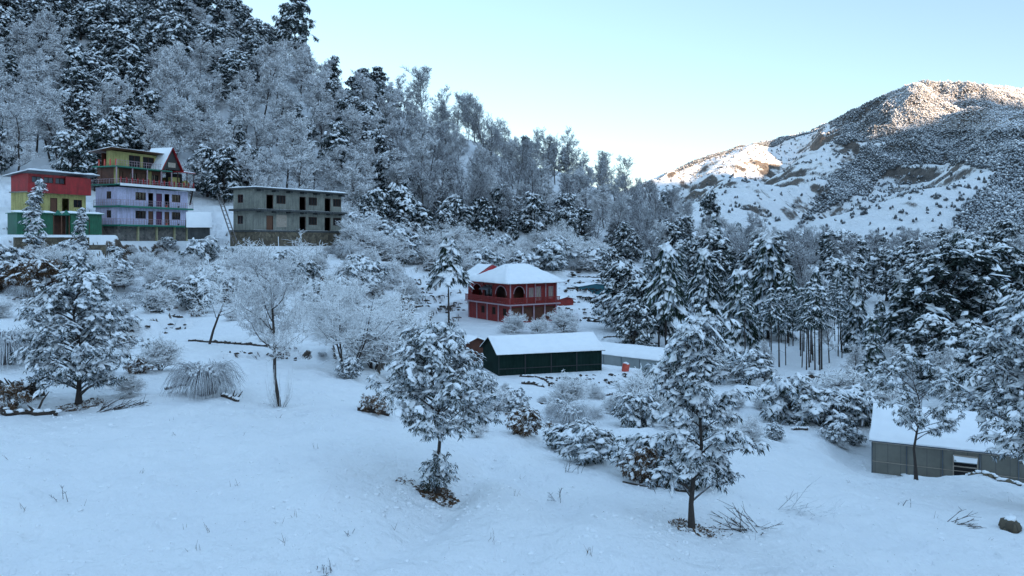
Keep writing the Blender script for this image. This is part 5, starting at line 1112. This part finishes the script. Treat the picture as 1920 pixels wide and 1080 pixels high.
# ---- shrubs
def shrub(u, v, kind, k, s_, label, group=None, d=None):
    p = hits(u, v) if d is None else at(u, d); V = {'frost': V_shrub, 'bush': V_bush, 'tus': V_tus, 'brown': V_brown}[kind]
    nm, cat = {'frost': ('frosted_shrub', 'shrub'), 'bush': ('snowy_bush', 'bush'), 'tus': ('grass_tussock', 'tussock'), 'brown': ('brown_bush', 'bush')}[kind]
    plant(nm, V[k % len(V)], p, s_, u * .37, label, cat, group, crown='blades' if kind == 'tus' else 'crown', trunk='stems')
for a in [(385, 738, 'tus', 0, (.98, .9, 1.0), 'biggest drooping mound of snow-white grass, on the near bank'), (1070, 795, 'tus', 1, (.85, .8, .8), 'arching grass mound below the dark green shed'), (1062, 760, 'frost', 2, 1.0, 'brown frosted shrub just above the arching grass mound'), (1215, 790, 'frost', 0, 1.45, 'big pale frosted shrub beside the tallest near tree'),
          (1195, 800, 'bush', 2, .8, 'low dark bush in front of the big pale shrub'), (1480, 792, 'bush', 1, 1.25, 'dark rounded bush on the edge of the snowy clearing'), (1575, 795, 'frost', 1, 1.5, 'frosted shrub, near end of the thicket beside the clearing'), (1620, 795, 'frost', 3, 1.6, 'frosted shrub in the middle of the thicket'), (1560, 800, 'bush', 3, 1.0, 'dark snowy bush under the frosted thicket'),
          (1640, 775, 'bush', 0, 1.2, 'snowy bush at the thicket end touching the greenhouse'), (1600, 800, 'bush', 0, 1.1, 'dark bush at the middle foot of the thicket'), (1070, 848, 'bush', 0, (.75, .6, .55), 'low dark bush on the gully bank, upper one'), (1105, 866, 'bush', 1, (.75, .6, .55), 'low dark bush on the gully bank, lower one'), (1230, 893, 'bush', 2, (.9, .7, .7), 'dark bush close behind the tallest near tree'), (1292, 910, 'bush', 3, (.6, .5, .6), 'dark bush touching the trunk of the tallest near tree'),
          (10, 680, 'tus', 1, (1.3, 1.2, 1.3), 'snowy grass mound cut by the frame edge'), (300, 695, 'frost', 1, .75, 'small frosted shrub beside the biggest grass mound'), (960, 625, 'frost', 2, 1.15, 'frosted shrub before the red house corner'), (1055, 622, 'frost', 3, 1.35, 'pale frosted shrub at the end wall of the red house'), (1010, 628, 'frost', 0, 1.0, 'frosted shrub before the brown doors of the red house'),
          (700, 690, 'frost', 2, 1.8, 'wide frosted shrub below the leaning-stem tree'), (745, 672, 'frost', 1, 1.9, 'frosted shrub between the leaning-stem tree and the green shed'), (1180, 622, 'bush', 2, 2.2, 'round snowy bush under the big dark evergreen'), (1215, 612, 'bush', 1, 1.6, 'snowy bush at the foot of the long-trunked fir'), (655, 708, 'bush', 3, .5, 'small bush at the foot of the leaning-stem tree'),
          (1350, 720, 'frost', 2, 1.3, 'frosted shrub behind the tallest near tree'), (1410, 715, 'bush', 1, 1.2, 'snowy bush at the far edge of the clearing'), (380, 508, 'bush', 1, 1.8, 'dark snow-topped bush below the lavender guesthouse end'), (770, 445, 'bush', 0, 2.6, 'dark snow-topped bush downhill of the grey building end'), (1870, 790, 'bush', 2, 1.6, 'snowy bush behind the greenhouse ridge')]: shrub(*a)
for a in [(28, 548, 'brown', 0, 1.3, 'brown withered bush nearest the frame edge below the green sheds'), (72, 552, 'brown', 1, 1.5, 'brown withered bush, middle one of three below the green sheds'), (108, 545, 'brown', 0, 1.3, 'brown withered bush nearest the dark snowy tree'), (620, 562, 'brown', 1, .9, 'brown withered bush above the leaning-stem tree'), (655, 548, 'brown', 0, .8, 'small brown withered bush below the grey concrete building end'),
          (755, 590, 'brown', 1, .8, 'brown withered bush left of the umbrella-shaped pine foot'), (700, 775, 'brown', 0, .35, 'tiny brown bush on the field edge between two near trees'), (1215, 905, 'brown', 1, .55, 'dark brown bush behind the tallest near tree'), (15, 770, 'brown', 0, .5, 'brown scrub beside the dark tangled root')]: shrub(*a)
r_ = np.random.default_rng(33)
def slope_zone(u, v):
    b = 'on the upper slope' if v < 495 else ('halfway down the slope' if v < 550 else 'low on the slope')
    if u < 215: return b + ' below the green metal sheds'
    if u < 360: return b + ' below the lavender guesthouse'
    if u < 460: return b + ' below the small snow-roofed hut'
    if u < 650: return b + ' below the grey concrete building'
    if u < 800: return b + ' beside the umbrella-shaped pine'
    return b + ' around the red house'
for i in range(160):
    u = r_.uniform(-20, 770); v = r_.uniform(472, 605)
    if v > 560 + 40 * (u > 560) and r_.uniform() < .6: continue
    if u > 640 and v > 560 and r_.uniform() < .5: continue
    kd = ['frost', 'bush', 'tus'][int(r_.choice(3, p=[.55, .2, .25]))]; s_ = r_.uniform(.6, 1.3) * np.interp(v, [470, 490, 530, 620], [.5, .8, 1.15, .9])
    if kd == 'tus': s_ = (s_ * .9, s_ * .9, s_ * .65)
    shrub(u, v, kd, i, s_, {'frost': 'pale frosted shrub ', 'bush': 'dark bush with snow caps ', 'tus': 'snowy grass mound '}[kd] + slope_zone(u, v), 'shrubs on the slope below the village')
for i in range(26):
    u = r_.uniform(870, 1290); v = r_.uniform(735, 850) + (u - 1000) * .06; kd = ['frost', 'bush', 'brown'][int(r_.choice(3, p=[.6, .2, .2]))]
    shrub(u, v, kd, i, r_.uniform(.22, .6), {'frost': 'small frosted shrub ', 'bush': 'small snow-capped bush ', 'brown': 'small brown bush '}[kd] + 'in the gully ' + ('by the lone evergreen' if u < 960 else 'below the dark green shed' if u < 1100 else 'by the big pale frosted shrub'), 'small shrubs of the gully below the shed')
for i in range(22):
    u = r_.uniform(1330, 1640); v = r_.uniform(705, 850); kd = ['frost', 'bush'][int(r_.uniform() < .3)]
    shrub(u, v, kd, i, r_.uniform(.25, .6), {'frost': 'small frosted shrub ', 'bush': 'small snow-capped bush '}[kd] + 'on the snowy clearing ' + ('near the tallest near tree' if u < 1430 else 'by the dark rounded bush' if u < 1540 else 'towards the greenhouse'), 'small shrubs of the snowy clearing')
for i in range(26):
    u = r_.uniform(150, 770); v = r_.uniform(590, 745) 
    if v > 715 and u > 430: continue
    kd = ['frost', 'bush', 'tus', 'brown'][int(r_.choice(4, p=[.5, .15, .2, .15]))]; s_ = r_.uniform(.2, .55)
    shrub(u, v, kd, i, s_, {'frost': 'small frosted shrub ', 'bush': 'small snow-capped bush ', 'tus': 'small snowy grass tuft ', 'brown': 'small brown bush '}[kd] + 'on the bank ' + ('by the bushy evergreen' if u < 300 else 'around the biggest grass mound' if u < 450 else 'around the many-shoot tree' if u < 600 else 'around the leaning-stem tree'), 'small shrubs of the near bank')
for i, (u, vt, d) in enumerate(((1400, 600, 118), (1440, 590, 122), (1475, 595, 116), (1510, 590, 121), (1545, 598, 117), (1585, 590, 122), (1620, 600, 116), (1420, 640, 104), (1455, 636, 108), (1500, 642, 103), (1530, 635, 107), (1570, 640, 104))): valley(u, vt, d, 'oak', V_oak, i, 'low snowy evergreen seen between the bare poles', 1.3)
for i in range(95):                       # scrub along the foot of the forest
    u = r_.uniform(640, 1120); d = np.interp(u, [640, 740, 900, 1120], [138, 148, 162, 180]) - r_.uniform(-6, 20); kd = ['frost', 'bush', 'tus'][int(r_.choice(3, p=[.5, .2, .3]))]; s_ = r_.uniform(1.4, 2.5)
    if kd == 'tus': s_ = (s_, s_, s_ * .7)
    shrub(u, 0, kd, i, s_, {'frost': 'pale frosted shrub ', 'bush': 'dark bush with snow caps ', 'tus': 'snowy grass mound '}[kd] + 'at the foot of the forested hill, ' + ('by the grey building' if u < 740 else 'behind the umbrella-shaped pine' if u < 880 else 'behind the red house' if u < 1030 else 'over the snowy terraces'), 'scrub along the foot of the forested hill', d)
# ------------------------------------------------------------------ forest of the far mountain: one mass of small trees
def inpoly(x, y, poly):
    c = np.zeros(len(x), bool); n = len(poly)
    for i in range(n):
        x1, y1 = poly[i]; x2, y2 = poly[(i + 1) % n]; m = ((y1 > y) != (y2 > y)); c ^= m & (x < (x2 - x1) * (y - y1) / (y2 - y1 + 1e-9) + x1)
    return c
def far_forest():
    global rng; rng = np.random.default_rng(77); n = 900000
    D = np.sqrt(rng.uniform(430 ** 2, 1540 ** 2, n)); U = rng.uniform(1120, 2000, n); X = (U - CX) / F_PX * D; Z = mtn(X, D); Vv = HZ - F_PX * Z / D
    den = np.full(n, .018)
    nz = fbm(X, D, 90, 4, 61); Uj = U + 60 * fbm(X, D, 60, 3, 63); Vj = Vv + 26 * fbm(X, D, 50, 3, 64)
    den[inpoly(Uj, Vj, [(1530, 150), (1990, 120), (1990, 250), (1700, 245), (1600, 262), (1540, 250)])] = .55
    den[inpoly(Uj, Vj, [(1680, 228), (1990, 228), (1990, 320), (1850, 312), (1760, 300), (1690, 305), (1620, 350), (1560, 385), (1500, 415), (1560, 345), (1610, 290)])] = 1.0
    den[inpoly(Uj, Vj, [(1890, 320), (1990, 320), (1990, 500), (1640, 500), (1740, 455), (1800, 420), (1850, 360)])] = .75
    den[inpoly(Uj, Vj, [(1180, 445), (1400, 432), (1500, 450), (1640, 472), (1700, 510), (1180, 520)])] = .9
    den[(Uj < 1570) & (Vj < 425) & (Vj > 250)] *= .35
    den *= (.55 + 1.6 * (nz + .2).clip(0, .6))
    den[inpoly(U, Vv, [(1250, 335), (1290, 300), (1405, 275), (1405, 325), (1300, 345)])] = .008
    den[inpoly(U, Vv, [(1435, 300), (1440, 262), (1520, 246), (1500, 290)])] = .006
    rg = (D > 1480) & (D < 1508); den[rg] = np.maximum(den[rg], .35)
    k = (rng.uniform(size=n) < den * .8 * np.interp(D, [430, 1500], [.45, 1])); X, D, Z = X[k], D[k], Z[k]; m = len(X); print('FAR', m)
    s_ = rng.uniform(.6, 1.35, m) * np.interp(D, [430, 1500], [.46, .38]); mb = MB(); C0 = np.stack([X, D, Z], 1)
    C0[:, 2] -= .5
    for j in range(2):      # two ragged clumps per tree: dark foliage, coloured paler on the sunlit peak, with a snow pillow
        c = C0 + np.stack([rng.normal(0, 1.6, m), rng.normal(0, 1.6, m), 2.0 + 2.6 * j + rng.normal(0, .6, m)], 1) * s_[:, None]
        mb.caps(c, (3.0 - 1.1 * j) * s_, 4.2 * s_, 0, 5, .4) if 0 else None
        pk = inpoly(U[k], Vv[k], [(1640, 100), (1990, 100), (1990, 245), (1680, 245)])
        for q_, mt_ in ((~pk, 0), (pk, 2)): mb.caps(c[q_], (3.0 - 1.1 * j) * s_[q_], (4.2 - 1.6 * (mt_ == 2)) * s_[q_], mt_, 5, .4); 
        kk = rng.uniform(size=m) < .12; mb.caps(c[kk] + np.array([0, 0, 1])[None] * (2.4 * s_[kk])[:, None] + rng.normal(0, .7, (kk.sum(), 3)), 1.7 * s_[kk], 2.0 * s_[kk], 1, 4, .5)
    tag(mb.build('far_forest', [M['far_leaf'], M['snow'], M['sunlit_peak_leaf']]), kind='stuff')
M['far_leaf'] = mat_twig('far_leaf', (.06, .065, .07), .15, 1.15, .35, (.55, .575, .60))
far_forest()
